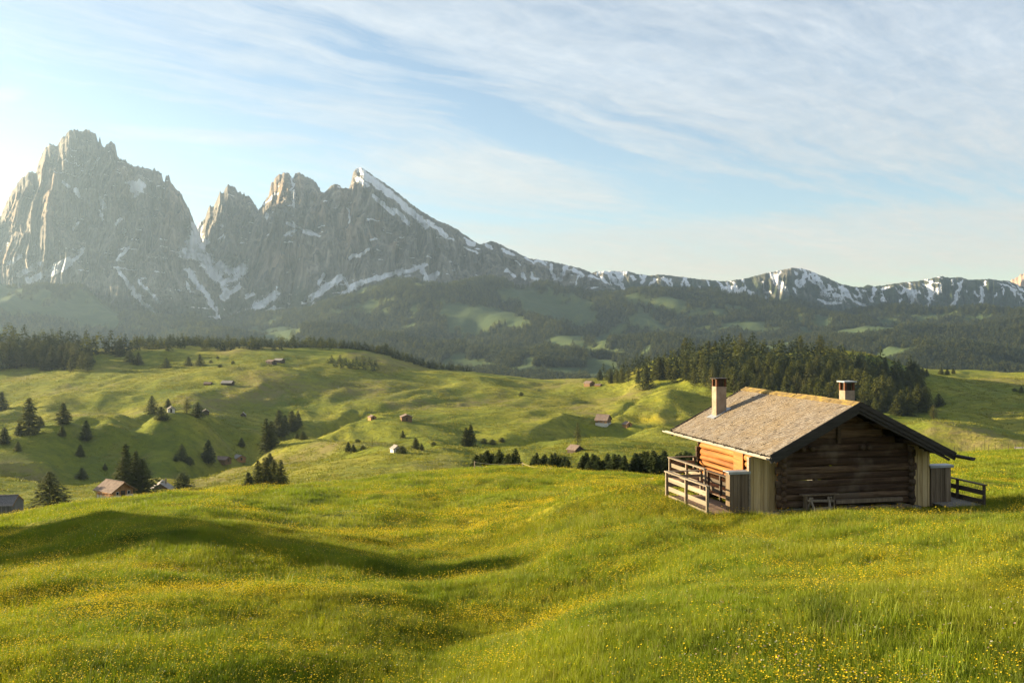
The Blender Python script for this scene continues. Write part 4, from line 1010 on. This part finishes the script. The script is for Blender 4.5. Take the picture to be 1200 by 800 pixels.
m = MB()
for v in (.5, 3, 5.6): m.box(4.1, 5.7, v, v + .12, -.3, .137)
m.build('joist', MAT['rail_dark'], dk2)
railing(dk2, (5.72, .2, 0), (5.72, 5.2, 0), 4, -.35, .98, [(.28, .2), (.66, .2)], MAT['rail_dark'])
# things in front of the gable
sh = thing('sawhorse', 'grey timber sawhorse leaning in front of the dark log gable', 'sawhorse', hut_w(-1.3, .72, .02), HA + .05)
m = MB(); m.beam((-.55, 0, .55), (.58, 0, .5), .1, .09, j=.01); m.build('beam', MAT['rail_wood'], sh)
for x, s in ((-.42, 1), (-.42, -1), (.42, 1), (.42, -1)):
    m = MB(); m.beam((x - .1 * s * (1 if x < 0 else -1), .26 * s, 0), (x + .04 * s, -.04 * s, .66), .07, .07, (0, 1, .2)); m.build('leg', MAT['rail_wood'], sh)
m = MB(); m.beam((-.45, -.13, .22), (.45, -.13, .26), .04, .1); m.build('brace', MAT['rail_wood'], sh)
bn = thing('wall_bench', 'dark plank bench fixed along the log gable above the sawhorse', 'bench', hut_w(-1.2, V0 - .3, 0), HA)
m = MB(); m.box(-.85, .75, -.14, .14, .74, .79, None, .006); m.build('seat', MAT['plank_grey'], bn)
for x in (-.65, .55):
    m = MB(); m.box(x - .04, x + .04, -.1, .12, 0, .737); m.build('leg', MAT['plank_grey'], bn)
m = MB(); P = [(-.62, -.3), (-.1, -.42), (.55, -.36), (.66, .05), (.4, .38), (-.35, .34), (-.68, .1)]
m.poly([(x, y, -.12) for x, y in P] + [(x * .97, y * .97, .07 + .01 * (i % 3)) for i, (x, y) in enumerate(P)], [tuple(range(6, -1, -1)), tuple(range(7, 14))] + [(i, (i + 1) % 7, 7 + (i + 1) % 7, 7 + i) for i in range(7)])
o = m.build('stone_slab', MAT['stone']); o.location = hut_w(-3.35, 1.0, .02); o.rotation_euler = (0, .03, HA)
tag(o, 'flat pale stone slab lying in the grass below the tan plank panel', 'stone slab')

# rope fence on the crest
fn = thing('rope_fence', 'low fence of thin posts and pale rope running along the meadow crest', 'fence', at(640, 96))
tops = []
for px, Y, top in ((556, 97, 540), (612, 96, 541.5), (645, 93, 547), (706, 88, 554), (765, 84, 559), (800, 84, 562)):
    p = at(px, Y); q = p - fn.location; zt = (HY - top) / F * Y - fn.location.z
    m = MB(); m.log((q.x, q.y, q.z - .2), (q.x + .03, q.y, zt), .05, .05, 7, 2, 0, int(px)); m.build('post', MAT['rail_wood'], fn, True); tops.append(Vector((q.x, q.y - .06, zt)))
m = MB()
for a, b in zip(tops[:-1], tops[1:]):
    for k in range(8):
        f0, f1 = k / 8, (k + 1) / 8; sag = lambda f: -.18 * 4 * f * (1 - f)
        for dz in (-.08, -.4): m.beam(a.lerp(b, f0) + Vector((0, 0, dz + sag(f0))), a.lerp(b, f1) + Vector((0, 0, dz + sag(f1))), .03, .03)
m.build('rope', MAT['wire'], fn)
fn = thing('wire_fence', 'row of thin grey stakes with wire on the far side of the hut meadow', 'fence', at(1160, 112))
m = MB(); prev = None
for i in range(15):
    p = at(1118 + i * 8, 112 + random.uniform(-1, 1)) - fn.location
    k = MB(); k.log((p.x, p.y, p.z - .2), (p.x + random.uniform(-.05, .05), p.y, p.z + random.uniform(.75, 1.0)), .022, .022, 6, 2, 0, i); k.build('post', MAT['rail_dark'], fn, True)
    if prev: m.beam(prev + Vector((0, 0, .7)), p + Vector((0, 0, .7)), .012, .012)
    prev = p
m.build('wire', MAT['soot'], fn)
# ------------------------------------------------------------------ huts and barns of the alp
def hut_far(name, label, cat, p, wd, ln, he, hr, rz, wall, roof, base=None, chim=False, over=.5, win=True, group=None):
    """wd across the gable (x), ln along the ridge (y)"""
    o = thing(name, label, cat, p, rz, group); W, L = wd / 2, ln / 2; zb = 0
    m = MB(); m.prism([(-W, -1.2), (W, -1.2), (W, he), (0, hr - .18), (-W, he)], -L, L); m.build('wall', wall, o)
    if base:
        m = MB(); m.box(-W - .06, W + .06, -L - .06, L + .06, -1.3, he * .42); m.build('base_wall', base, o)
    s = (hr - he) / W
    m = MB()
    for sd in (-1, 1):
        e = sd * (W + over); ze = hr - s * (W + over)
        P = [(0, -L - over, hr), (e, -L - over, ze), (e, L + over, ze), (0, L + over, hr)]
        P = P + [(x, y, z - .16) for x, y, z in P]
        m.poly(P, [(0, 1, 2, 3), (7, 6, 5, 4), (0, 4, 5, 1), (1, 5, 6, 2), (2, 6, 7, 3), (3, 7, 4, 0)])
    r = m.build('roof', roof, o)
    m = MB(); m.beam((0, -L - over - .02, hr + .05), (0, L + over + .02, hr + .05), .34, .08); m.build('ridge_cap', roof, r)
    for y in (-L - over - .03, L + over - .03):
        m = MB(); e = W + over; q = s * e; m.prism([(0, hr - .02), (-e, hr - q - .02), (-e, hr - q - .22), (0, hr - .22), (e, hr - q - .22), (e, hr - q - .02)], y, y + .06); m.build('verge_board', MAT['far_wood'], r)
    m = MB(); m.box(-.5, .5, -L - .08, -L - .01, 0, min(2.0, he)); m.build('door', MAT['far_wood_dark'], o)
    if win:
        for sx in (-1, 1):
            m = MB(); m.box(sx * W * .55 - .35, sx * W * .55 + .35, -L - .07, -L - .01, he * .45, he * .45 + .8); k = m.build('window', MAT['plaster'], o)
            m = MB(); m.box(sx * W * .55 - .27, sx * W * .55 + .27, -L - .09, -L - .072, he * .45 + .08, he * .45 + .72); m.build('pane', MAT['glass'], k)
        for y in (-L * .45, L * .4):
            m = MB(); m.box(-W - .07, -W - .01, y - .35, y + .35, he * .5, he * .5 + .75); k = m.build('window', MAT['plaster'], o)
            m = MB(); m.box(-W - .09, -W - .072, y - .27, y + .27, he * .5 + .07, he * .5 + .68); m.build('pane', MAT['glass'], k)
    if chim:
        m = MB(); m.box(W * .3, W * .3 + .5, L * .3, L * .3 + .5, hr - s * W * .3 - .3, hr + .7); m.build('chimney', MAT['masonry'], r)
    return o
p = at(135, 232); ch = hut_far('chalet', 'orange wood chalet with brown roof and pale base just behind the near meadow crest', 'chalet', Vector((p.x, p.y, (HY - 583) / F * 232)), 5.0, 6.4, 2.3, 3.9, R(52), MAT['far_wood_orange'], MAT['far_roof_brown'], MAT['plaster'], False, .7)
m = MB(); m.box(-3.1, -2.56, -2.9, 2.9, 1.0, 1.1); 
for k in range(5): m.box(-3.1, -3.03, -2.9 + k * 1.4, -2.8 + k * 1.4, 0, 1.8)
m.box(-3.11, -3.06, -2.9, 2.9, 1.5, 1.62); m.build('balcony', MAT['far_wood_orange'], ch)
p = at(189, 310); hut_far('chalet', 'weathered chalet with grey roof and gable toward us, beside the dark spruces', 'chalet', Vector((p.x, p.y, (HY - 579) / F * 310)), 6.2, 7.0, 1.8, 3.9, R(14), MAT['far_wood'], MAT['far_roof_grey'], None, True, .8)
p = at(2, 165); bz = (HY - 611) / F * 165
hut_far('barn', 'grey weathered plank barn cut by the photo edge at the near meadow crest', 'barn', Vector((p.x - 1.2, p.y, bz)), 6, 7.2, 3.0, 4.2, R(100), MAT['barn_grey'], MAT['barn_grey'], None, False, .05, False)
p = at(86, 98)
lg = thing('log_trough', 'short pale hollowed log trough on the crest beside the orange chalet', 'trough', p + Vector((0, 0, .25)), R(18))
m = MB(); m.log((-1.7, 0, .1), (1.7, .0, .35), .22, .2, 9, 8, .02, 4); m.build('trunk', MAT['gutter'], lg, True)
m = MB(); m.box(-1.3, -1.0, -.3, .3, -.4, -.08); m.box(1.0, 1.3, -.3, .3, -.4, .12); m.build('support', MAT['stone'], lg)
FAR = [ # name, label, cat, px, py, Y, width px, len/width, eave, ridge factor, rz, wall, roof
 ('barn', 'long brown roofed barn beside the tall slim spruce', 'barn', 260, 543, None, 12, 1.5, .3, .52, 70, 'far_wood', 'far_roof_brown', None),
 ('barn', 'brown barn with sunlit end wall next to the long brown roofed barn', 'barn', 280, 541, None, 11, 1.2, .3, .55, 40, 'far_wood_orange', 'far_roof_grey', None),
 ('house', 'white house half hidden behind a squat dark spruce', 'house', 200.5, 484, None, 8, 1.3, .55, .85, 20, 'plaster', 'far_roof_grey', None),
 ('house', 'small dark house with pale gable in the shadow of a spruce', 'house', 241, 485, None, 7, 1.2, .4, .7, 20, 'far_wood_dark', 'far_roof_grey', None),
 ('hut', 'tiny grey hut alone above the stream gully grove', 'hut', 285, 488, None, 6, 1.2, .3, .75, 10, 'far_wood_dark', 'far_roof_grey', None),
 ('hut', 'smaller of the two far huts on the sunlit slope, with pale sunny wall', 'hut', 436, 492, None, 7, 1.2, .5, .75, 30, 'far_wood_orange', 'far_roof_brown', None),
 ('hut', 'larger of the two far huts on the sunlit slope, pale gable and brown roof', 'hut', 476, 493, None, 12, 1.2, .42, .62, 12, 'far_wood', 'far_roof_brown', None),
 ('hut', 'pale stone hut hidden partly by a dark bush', 'hut', 464, 547, 335, 10, 1.2, .5, .85, 25, 'plaster', 'far_roof_grey', None),
 ('barn', 'dark barn with broad brown roof beneath the slender pale tree', 'barn', 674, 530, 372, 13, 1.0, .3, .62, 42, 'far_wood_dark', 'far_roof_brown', None),
 ('house', 'brown house with pale base and porch on a green knoll', 'house', 707, 501, None, 14, 1.0, .5, .9, 62, 'far_wood', 'far_roof_brown', 'plaster'),
 ('hut', 'small reddish hut beside the brown house on the green knoll', 'hut', 735, 502, None, 8, 1.0, .42, .72, 30, 'far_wood_orange', 'far_roof_brown', None),
 ('barn', 'small brown barn at the crest near the thin end of the hill forest', 'barn', 690.5, 452.5, None, 8, 1.2, .5, .75, 40, 'far_wood', 'far_roof_brown', None),
 ('hut', 'tiny low hut just right of the small brown crest barn', 'hut', 701, 452.5, None, 5, 1.4, .25, .5, 60, 'far_wood_orange', 'far_roof_brown', None),
 ('barn', 'long grey roofed barn alone on the shaded upper meadow', 'barn', 267, 451, None, 8, 1.6, .3, .6, 78, 'far_wood_dark', 'far_roof_grey', None),
 ('barn', 'faint low barn next to the long grey one on the upper meadow', 'barn', 244, 451, None, 6, 1.4, .3, .55, 78, 'far_wood', 'far_roof_brown', None),
 ('barn', 'dark barn with pale end wall under the far tree line, first of a pair', 'barn', 318, 427, None, 8, 1.2, .4, .6, 60, 'far_wood_dark', 'far_roof_brown', None),
 ('barn', 'dark barn under the far tree line, set behind its paler neighbour', 'barn', 327.5, 425, None, 8, 1.2, .4, .62, 70, 'far_wood_dark', 'far_roof_grey', None),
 ('house', 'small white house at the photo edge beyond the hut meadow', 'house', 1196, 531, 300, 9, 1.3, .5, .8, 60, 'plaster', 'far_roof_grey', None),
]
for nm, lab, cat, px, py, Y, wp, lr, e, r, rz, wl, rf, bs in FAR:
    p = at(px, Y) if Y else hit(px, py, 150)
    if Y: p = Vector((p.x, p.y, max(p.z, (HY - py) / F * Y)))
    k = wp * p.y / F
    hut_far(nm, lab, cat, p, k, k * lr, k * e, k * r, R(rz), MAT[wl], MAT[rf], MAT[bs] if bs else None, False, k * .09, k > 6)
# ------------------------------------------------------------------ meadow grass and flowers
def tuft(name, mat, n, r, h0, h1, wd, seed, bend=.5):
    q = random.Random(seed); vs, fs = [], []
    for _ in range(n):
        a = q.uniform(0, 6.28); d = r * math.sqrt(q.random()); x, y = d * math.cos(a), d * math.sin(a)
        h = q.uniform(h0, h1); la = q.uniform(0, 6.28); b = bend * h * q.uniform(.2, 1); cx, cy = math.cos(la), math.sin(la); ww = wd * q.uniform(.6, 1.3)
        fa = q.uniform(0, 6.28); sx, sy = math.cos(fa) * ww, math.sin(fa) * ww; i = len(vs)
        vs += [(x - sx, y - sy, -.03), (x + sx, y + sy, -.03), (x + cx * b * .35 + sx * .8, y + cy * b * .35 + sy * .8, h * .55), (x + cx * b * .35 - sx * .8, y + cy * b * .35 - sy * .8, h * .55), (x + cx * b, y + cy * b, h)]
        fs += [(i, i + 1, i + 2, i + 3), (i + 3, i + 2, i + 4)]
    me = make_mesh(name, vs, fs); me.materials.append(mat); return me
def flowers(name, mat, n, r, h0, h1, size, seed, petals=5):
    q = random.Random(seed); vs, fs = [], []
    for _ in range(n):
        a = q.uniform(0, 6.28); d = r * math.sqrt(q.random()); c = Vector((d * math.cos(a), d * math.sin(a), q.uniform(h0, h1)))
        nr = Vector((q.uniform(-.5, .5), q.uniform(-.5, .5), 1)).normalized(); t = nr.orthogonal().normalized(); b = nr.cross(t); s = size * q.uniform(.7, 1.3)
        for k in range(petals):
            a0 = 6.283 * k / petals; a1 = a0 + 6.283 / petals * .95; am = (a0 + a1) / 2; i = len(vs)
            vs += [tuple(c), tuple(c + (t * math.cos(a0) + b * math.sin(a0)) * s * .75 + nr * s * .35), tuple(c + (t * math.cos(am) + b * math.sin(am)) * s + nr * s * .45), tuple(c + (t * math.cos(a1) + b * math.sin(a1)) * s * .75 + nr * s * .35)]
            fs.append((i, i + 1, i + 2, i + 3))
    me = make_mesh(name, vs, fs); me.materials.append(mat); return me
TUFT = [tuft('tuft', MAT['grass'], 34, .17, .10, .30, .0042, 1), tuft('tuft', MAT['grass'], 30, .15, .08, .22, .0045, 2, .7), tuft('tuft', MAT['grass'], 36, .2, .12, .36, .0040, 3, .45), tuft('tuft', MAT['grass'], 26, .16, .06, .18, .006, 4, .9), tuft('tuft', MAT['grass_dry'], 9, .2, .25, .46, .0024, 5, .25)]
TUFTB = [tuft('tuft', MAT['grass'], 40, .5, .10, .28, .009, 11), tuft('tuft', MAT['grass'], 40, .5, .12, .34, .009, 12, .6), tuft('tuft', MAT['grass_dry'], 12, .5, .2, .4, .006, 13, .3)]
def sample(n, y0, y1, px0=-60, px1=1260):
    Y = np.sqrt(rng.uniform(y0 * y0, y1 * y1, n)); p = rng.uniform(px0, px1, n); return w(p, Y), Y, p
def clear(x, y):
    u = (x - HUT.x) * cu + (y - HUT.y) * su; v = -(x - HUT.x) * su + (y - HUT.y) * cu
    inside = ((u > -2.85) & (u < 3.2) & (v > .85) & (v < 9.5)) | ((u > -5.78) & (u < -2.6) & (v > 1.3) & (v < 9.4)) | ((u > 2.9) & (u < 5.7) & (v > .4) & (v < 6)) | (np.hypot(u + 3.35, v - 1.0) < .6)
    return ~inside
def visible(x, y, slack=5):
    px = x / y * F + HX; c = np.clip(((px - PX[0]) / 3).round().astype(int), 0, len(PX) - 1); r = np.clip(np.searchsorted(YR, y), 0, NR - 1)
    return SIGHT[r, c] < runmin[r, c] + slack
def lay(name, protos, n, y0, y1, smin, smax, wts, dens=None, zoff=0.0, tilt=.08, grow=0.0):
    x, y, p = sample(n, y0, y1); k = clear(x, y) & visible(x, y, 40 if y1 < 60 else 14)
    if dens is not None: k &= rng.uniform(0, 1, n) < dens(x, y)
    x, y = x[k], y[k]; z = ground_z(x, y); m = len(x)
    s = rng.uniform(smin, smax, m) * (1 + .35 * fbm(x / 2.3, y / 2.8, 301, 3)) * (1 + grow * (y - y0) / (y1 - y0))
    s = np.clip(s, .3, 3)
    wx_ = s * (1 + grow * (y - y0) / (y1 - y0))
    return scatter(name, protos, np.stack([x, y, z + zoff], -1), np.stack([wx_, wx_, s], -1), rotz(m, tilt), rng.choice(len(protos), m, p=wts))
lay('meadow_grass', TUFT, 44000, 9.0, 21, .36, .66, [.3, .25, .22, .18, .05])
lay('meadow_grass', TUFT, 70000, 20, 46, .42, .8, [.3, .22, .25, .17, .06], None, 0, .08, .35)
lay('meadow_grass', TUFTB, 46000, 44, 128, .5, .9, [.5, .42, .08], None, 0, .06, .3)
TUFTM = [tuft('tuft', MAT['tussock'], 16, 1.0, .14, .42, .07, 61, .8), tuft('tuft', MAT['tussock'], 22, 1.3, .1, .3, .09, 62, .9), tuft('tuft', MAT['tussock'], 10, .7, .2, .6, .05, 63, .6)]
lay('alp_grass', TUFTM, 40000, 128, 420, .5, 1.0, [.45, .4, .15], lambda x, y: .25 + .75 * smooth01(-.2, .4, fbm(x / 14, y / 30, 351, 3)), 0, .05, .3)
lay('alp_grass', TUFTM, 60000, 420, 1050, .8, 1.6, [.45, .4, .15], lambda x, y: .2 + .8 * smooth01(-.2, .4, fbm(x / 22, y / 60, 352, 3)), 0, .05, .3)
# taller growth in patches and against the hut
def tall(x, y): return smooth01(.28, .6, fbm(x / 3.2, y / 4.5, 311, 3))
lay('tall_grass', TUFT, 11000, 11, 50, .8, 1.35, [.3, .1, .45, .1, .05], tall)
n = 1500; u = rng.uniform(-6.5, 6, n); v = rng.uniform(-.2, .95, n); u2 = rng.uniform(-6.8, -5.9, n); v2 = rng.uniform(.8, 6, n)
u = np.concatenate([u, u2]); v = np.concatenate([v, v2]); x = HUT.x + u * cu - v * su; y = HUT.y + u * su + v * cu; k = clear(x, y); x, y = x[k], y[k]
s = rng.uniform(.35, .85, len(x)); scatter('tall_grass', TUFT, np.stack([x, y, ground_z(x, y)], -1), np.stack([s, s, s], -1), rotz(len(x), .1), rng.integers(0, 4, len(x)))
BUT = [flowers('flower', MAT['buttercup'], 7, .45, .2, .38, .015, 21), flowers('flower', MAT['buttercup'], 4, .35, .18, .42, .016, 22), flowers('flower', MAT['buttercup'], 11, .6, .22, .4, .0145, 23)]
BUTB = [flowers('flower', MAT['buttercup'], 16, .8, .2, .38, .03, 24, 4), flowers('flower', MAT['buttercup'], 10, .8, .2, .38, .032, 25, 4)]
def fa(x, y):
    px = x / y * F + HX; c = np.clip(((px - PX[0]) / 3).round().astype(int), 0, len(PX) - 1); r = np.clip(np.searchsorted(YR, y), 0, NR - 1); return flower_a[r, c]
def fd(x, y): return np.clip(.06 + fa(x, y) * .75 + .35 * smooth01(.15, .5, fbm(x / 2.2, y / 3.2, 331, 3)), 0, 1)
lay('buttercups', BUT, 26000, 9, 24, .55, .8, [.4, .35, .25], fd)
lay('buttercups', BUT, 46000, 22, 50, .6, .9, [.4, .2, .4], fd, 0, .08, .2)
lay('buttercups', BUTB, 38000, 45, 115, .6, .9, [.6, .4], lambda x, y: np.clip(fa(x, y) * 1.1 + .03, 0, 1))
PK = [flowers('flower', MAT['clover'], 4, .4, .25, .42, .016, 41, 6), flowers('flower', MAT['daisy'], 3, .4, .25, .42, .016, 42, 6), flowers('flower', MAT['daisy'], 5, .6, .28, .44, .014, 43, 5)]
lay('pale_meadow_flowers', PK, 6000, 10, 55, .5, .8, [.45, .3, .25], lambda x, y: .06 + .7 * smooth01(.2, .6, fbm(x / 6 + 40, y / 8, 341, 3)))
# ------------------------------------------------------------------ air
x0, x1, y0, y1, z0, z1 = -5300, 6300, -60, 8000, float(H.min()) - 5.0, 1200
m = MB(); m.box(x0, x1, y0, y1, z0, z1)
hz = bpy.data.materials.new('valley_haze'); hz.use_nodes = True; nt = hz.node_tree; nt.nodes.clear()
ho = nt.nodes.new('ShaderNodeOutputMaterial'); pv = nt.nodes.new('ShaderNodeVolumePrincipled')
pv.inputs['Color'].default_value = (.55, .76, 1, 1); pv.inputs['Density'].default_value = HAZE; pv.inputs['Density Attribute'].default_value = ''; pv.inputs['Anisotropy'].default_value = HAZE_G
nt.links.new(pv.outputs[0], ho.inputs['Volume']); hz.cycles.homogeneous_volume = True
tag(m.build('haze', hz), kind='stuff')

# ------------------------------------------------------------------ sun and sky
sd = Vector((math.sin(SUN_AZ) * math.cos(SUN_EL), math.cos(SUN_AZ) * math.cos(SUN_EL), math.sin(SUN_EL)))
L = bpy.data.lights.new('sun', 'SUN'); L.energy = SUN_E; L.angle = R(.5); L.color = SUN_C
so = bpy.data.objects.new('sun', L); COL.objects.link(so); so.rotation_euler = (-sd).to_track_quat('-Z', 'Y').to_euler(); so.location = (0, 0, 50)
wd = bpy.data.worlds.new('World'); scene.world = wd; wd.use_nodes = True; T = NT('tmp'); bpy.data.materials.remove(T.m)
T.t = wd.node_tree; T.t.nodes.clear(); T.out = T.t.nodes.new('ShaderNodeOutputWorld')
sky = T.n('ShaderNodeTexSky'); sky.sky_type = 'NISHITA'; sky.sun_disc = False; sky.sun_elevation = SUN_EL; sky.sun_rotation = SUN_AZ
sky.altitude = 1900; sky.air_density = 1.0; sky.dust_density = SKY_DUST; sky.ozone_density = 1.0
d = T.n('ShaderNodeTexCoord').outputs['Generated']
sep = T.n('ShaderNodeSeparateXYZ'); T.l(d, sep.inputs[0]); dx, dy, dz = sep.outputs
# cirrus lies on a high sheet: sheet coordinates are direction / (height + a little), so streaks converge to the horizon as real ones do
hh_ = T.math('ADD', T.math('MAXIMUM', dz, 0.0), .10)
cx = T.math('DIVIDE', dx, hh_); cy = T.math('DIVIDE', dy, hh_)
cmb = T.n('ShaderNodeCombineXYZ'); T.l(cx, cmb.inputs[0]); T.l(cy, cmb.inputs[1])
P = cmb.outputs[0]
warp = T.n('ShaderNodeTexNoise'); T.l(P, warp.inputs['Vector']); warp.inputs['Scale'].default_value = .9; warp.inputs['Detail'].default_value = 3
wv = T.n('ShaderNodeVectorMath', operation='MULTIPLY_ADD'); T.l(warp.outputs['Color'], wv.inputs[0]); wv.inputs[1].default_value = (.45, .45, 0); T.l(P, wv.inputs[2])
WV = wv.outputs[0]
def mapt(v, sx, sy, rot):
    m = T.n('ShaderNodeMapping', vector_type='TEXTURE'); T.l(v, m.inputs[0]); m.inputs['Rotation'].default_value = (0, 0, R(rot)); m.inputs['Scale'].default_value = (1 / sx, 1 / sy, 1); return m.outputs[0]
streak = T.noise(mapt(WV, .35, 2.4, CLOUD_ROT), 1.2, 9, .62, .25)
streak2 = T.noise(mapt(WV, .9, 7.0, CLOUD_ROT - 7), 1.5, 7, .65, .2)
soft = T.noise(mapt(WV, .5, 1.1, CLOUD_ROT + 10), .9, 5, .55)
fine = T.noise(T.map(WV, (3.5, 3.5, 1)), 2.2, 6, .7, .3)
rip = T.noise(mapt(WV, 2.2, 9.0, CLOUD_ROT + 14), 2.0, 6, .68, .35)
tex = T.math('ADD', T.math('MULTIPLY', streak, .40), T.math('ADD', T.math('MULTIPLY', streak2, .32), T.math('ADD', T.math('MULTIPLY', rip, .26), T.math('MULTIPLY', fine, .18))))
# coverage by direction on the sky dome: a large sheet high on the right, a veil in the middle, a low bank on the right
def lin(a, b, c, k):  # a*dx/dy' + b*dz + c
    return T.math('ADD', T.math('ADD', T.math('MULTIPLY', dx, a), T.math('MULTIPLY', dz, b)), c)
sheet = T.mrange(T.math('ADD', lin(1.0, 3.5, -.70, 0), T.math('ADD', T.math('MULTIPLY', T.math('SUBTRACT', streak, .5), .7), T.math('MULTIPLY', T.math('SUBTRACT', streak2, .5), .45))), -.3, .4)
sheet = T.math('MULTIPLY', sheet, T.mrange(dz, .08, .17))
def blob(px, py, rx, rz, rot=0.0):
    vx, vz = (px - HX) / F, (HY - py) / F; n = math.sqrt(1 + vx * vx + vz * vz); vx /= n; vz /= n
    c, s = math.cos(rot), math.sin(rot)
    ux = T.math('SUBTRACT', dx, vx); uz = T.math('SUBTRACT', dz, vz)
    a = T.math('DIVIDE', T.math('ADD', T.math('MULTIPLY', ux, c), T.math('MULTIPLY', uz, s)), rx / F)
    b = T.math('DIVIDE', T.math('SUBTRACT', T.math('MULTIPLY', uz, c), T.math('MULTIPLY', ux, s)), rz / F)
    r2 = T.math('ADD', T.math('MULTIPLY', a, a), T.math('MULTIPLY', b, b))
    q = T.mrange(r2, 2.2, 0.0)
    return T.math('MULTIPLY', T.math('MULTIPLY', q, q), T.mrange(dy, -.1, .1))
cov = sheet
for args, k in (((620, 205, 220, 42, -.06), .8), ((250, 160, 130, 9, .0), .62), ((290, 72, 70, 22, .1), .5), ((1000, 284, 480, 40, .02), 1.0), ((420, 130, 150, 26, -.1), .45), ((5, 112, 22, 9, .3), .6), ((600, 270, 160, 10, 0), .45), ((90, 20, 160, 14, -.3), .25)):
    cov = T.math('MAXIMUM', cov, T.math('MULTIPLY', blob(*args), k))
blue_gap = T.math('MULTIPLY', blob(600, 140, 270, 30, -.44), .55)
cov = T.math('ADD', cov, T.math('MULTIPLY', T.math('MULTIPLY', soft, streak), .5))
cov = T.math('SUBTRACT', cov, blue_gap)
dens = T.mrange(T.math('ADD', T.math('MULTIPLY', T.math('SUBTRACT', tex, .58), 2.7), T.math('MINIMUM', cov, .74)), .18, 1.08)
dens = T.math('MULTIPLY', T.math('POWER', dens, .85), T.mrange(cov, .0, .12))
dens = T.math('MULTIPLY', dens, .92, True)
bright = T.math('MULTIPLY', T.mrange(T.math('ADD', T.math('MULTIPLY', streak, .5), T.math('MULTIPLY', fine, .5)), .3, .7, .86, 1.1), 1.0)
ccol = T.mix(T.mrange(dz, .02, .24), CLOUD_LOW, CLOUD_HIGH)
cc = T.n('ShaderNodeVectorMath', operation='SCALE'); T.l(ccol, cc.inputs[0]); T.l(bright, cc.inputs['Scale'])
cs = T.n('ShaderNodeVectorMath', operation='SCALE'); T.l(cc.outputs[0], cs.inputs[0]); cs.inputs['Scale'].default_value = CLOUD_B
fin_ = T.mix(dens, sky.outputs[0], cs.outputs[0])
bg = T.n('ShaderNodeBackground'); T.l(fin_, bg.inputs[0]); bg.inputs[1].default_value = SKY_S
T.l(bg.outputs[0], T.out.inputs['Surface'])

# ------------------------------------------------------------------ camera
cam = bpy.data.cameras.new('camera'); cam.sensor_width = 36; cam.lens = 36.0; cam.shift_y = (HY - 400) / 1200.0; cam.clip_start = .3; cam.clip_end = 30000
co = bpy.data.objects.new('camera', cam); COL.objects.link(co); co.location = (0, 0, 0); co.rotation_euler = (R(90), 0, 0); scene.camera = co
scene.view_settings.view_transform = 'Standard'; scene.view_settings.look = 'None'; scene.view_settings.gamma = 1; scene.view_settings.exposure = EXPO; scene.view_settings.use_curve_mapping = False
scene.render.engine = 'CYCLES'; cy_ = scene.cycles
cy_.max_bounces = 5; cy_.diffuse_bounces = 2; cy_.glossy_bounces = 1; cy_.transmission_bounces = 3; cy_.transparent_max_bounces = 4; cy_.volume_bounces = 0
cy_.use_denoising = True; cy_.caustics_reflective = False; cy_.caustics_refractive = False; cy_.use_fast_gi = False
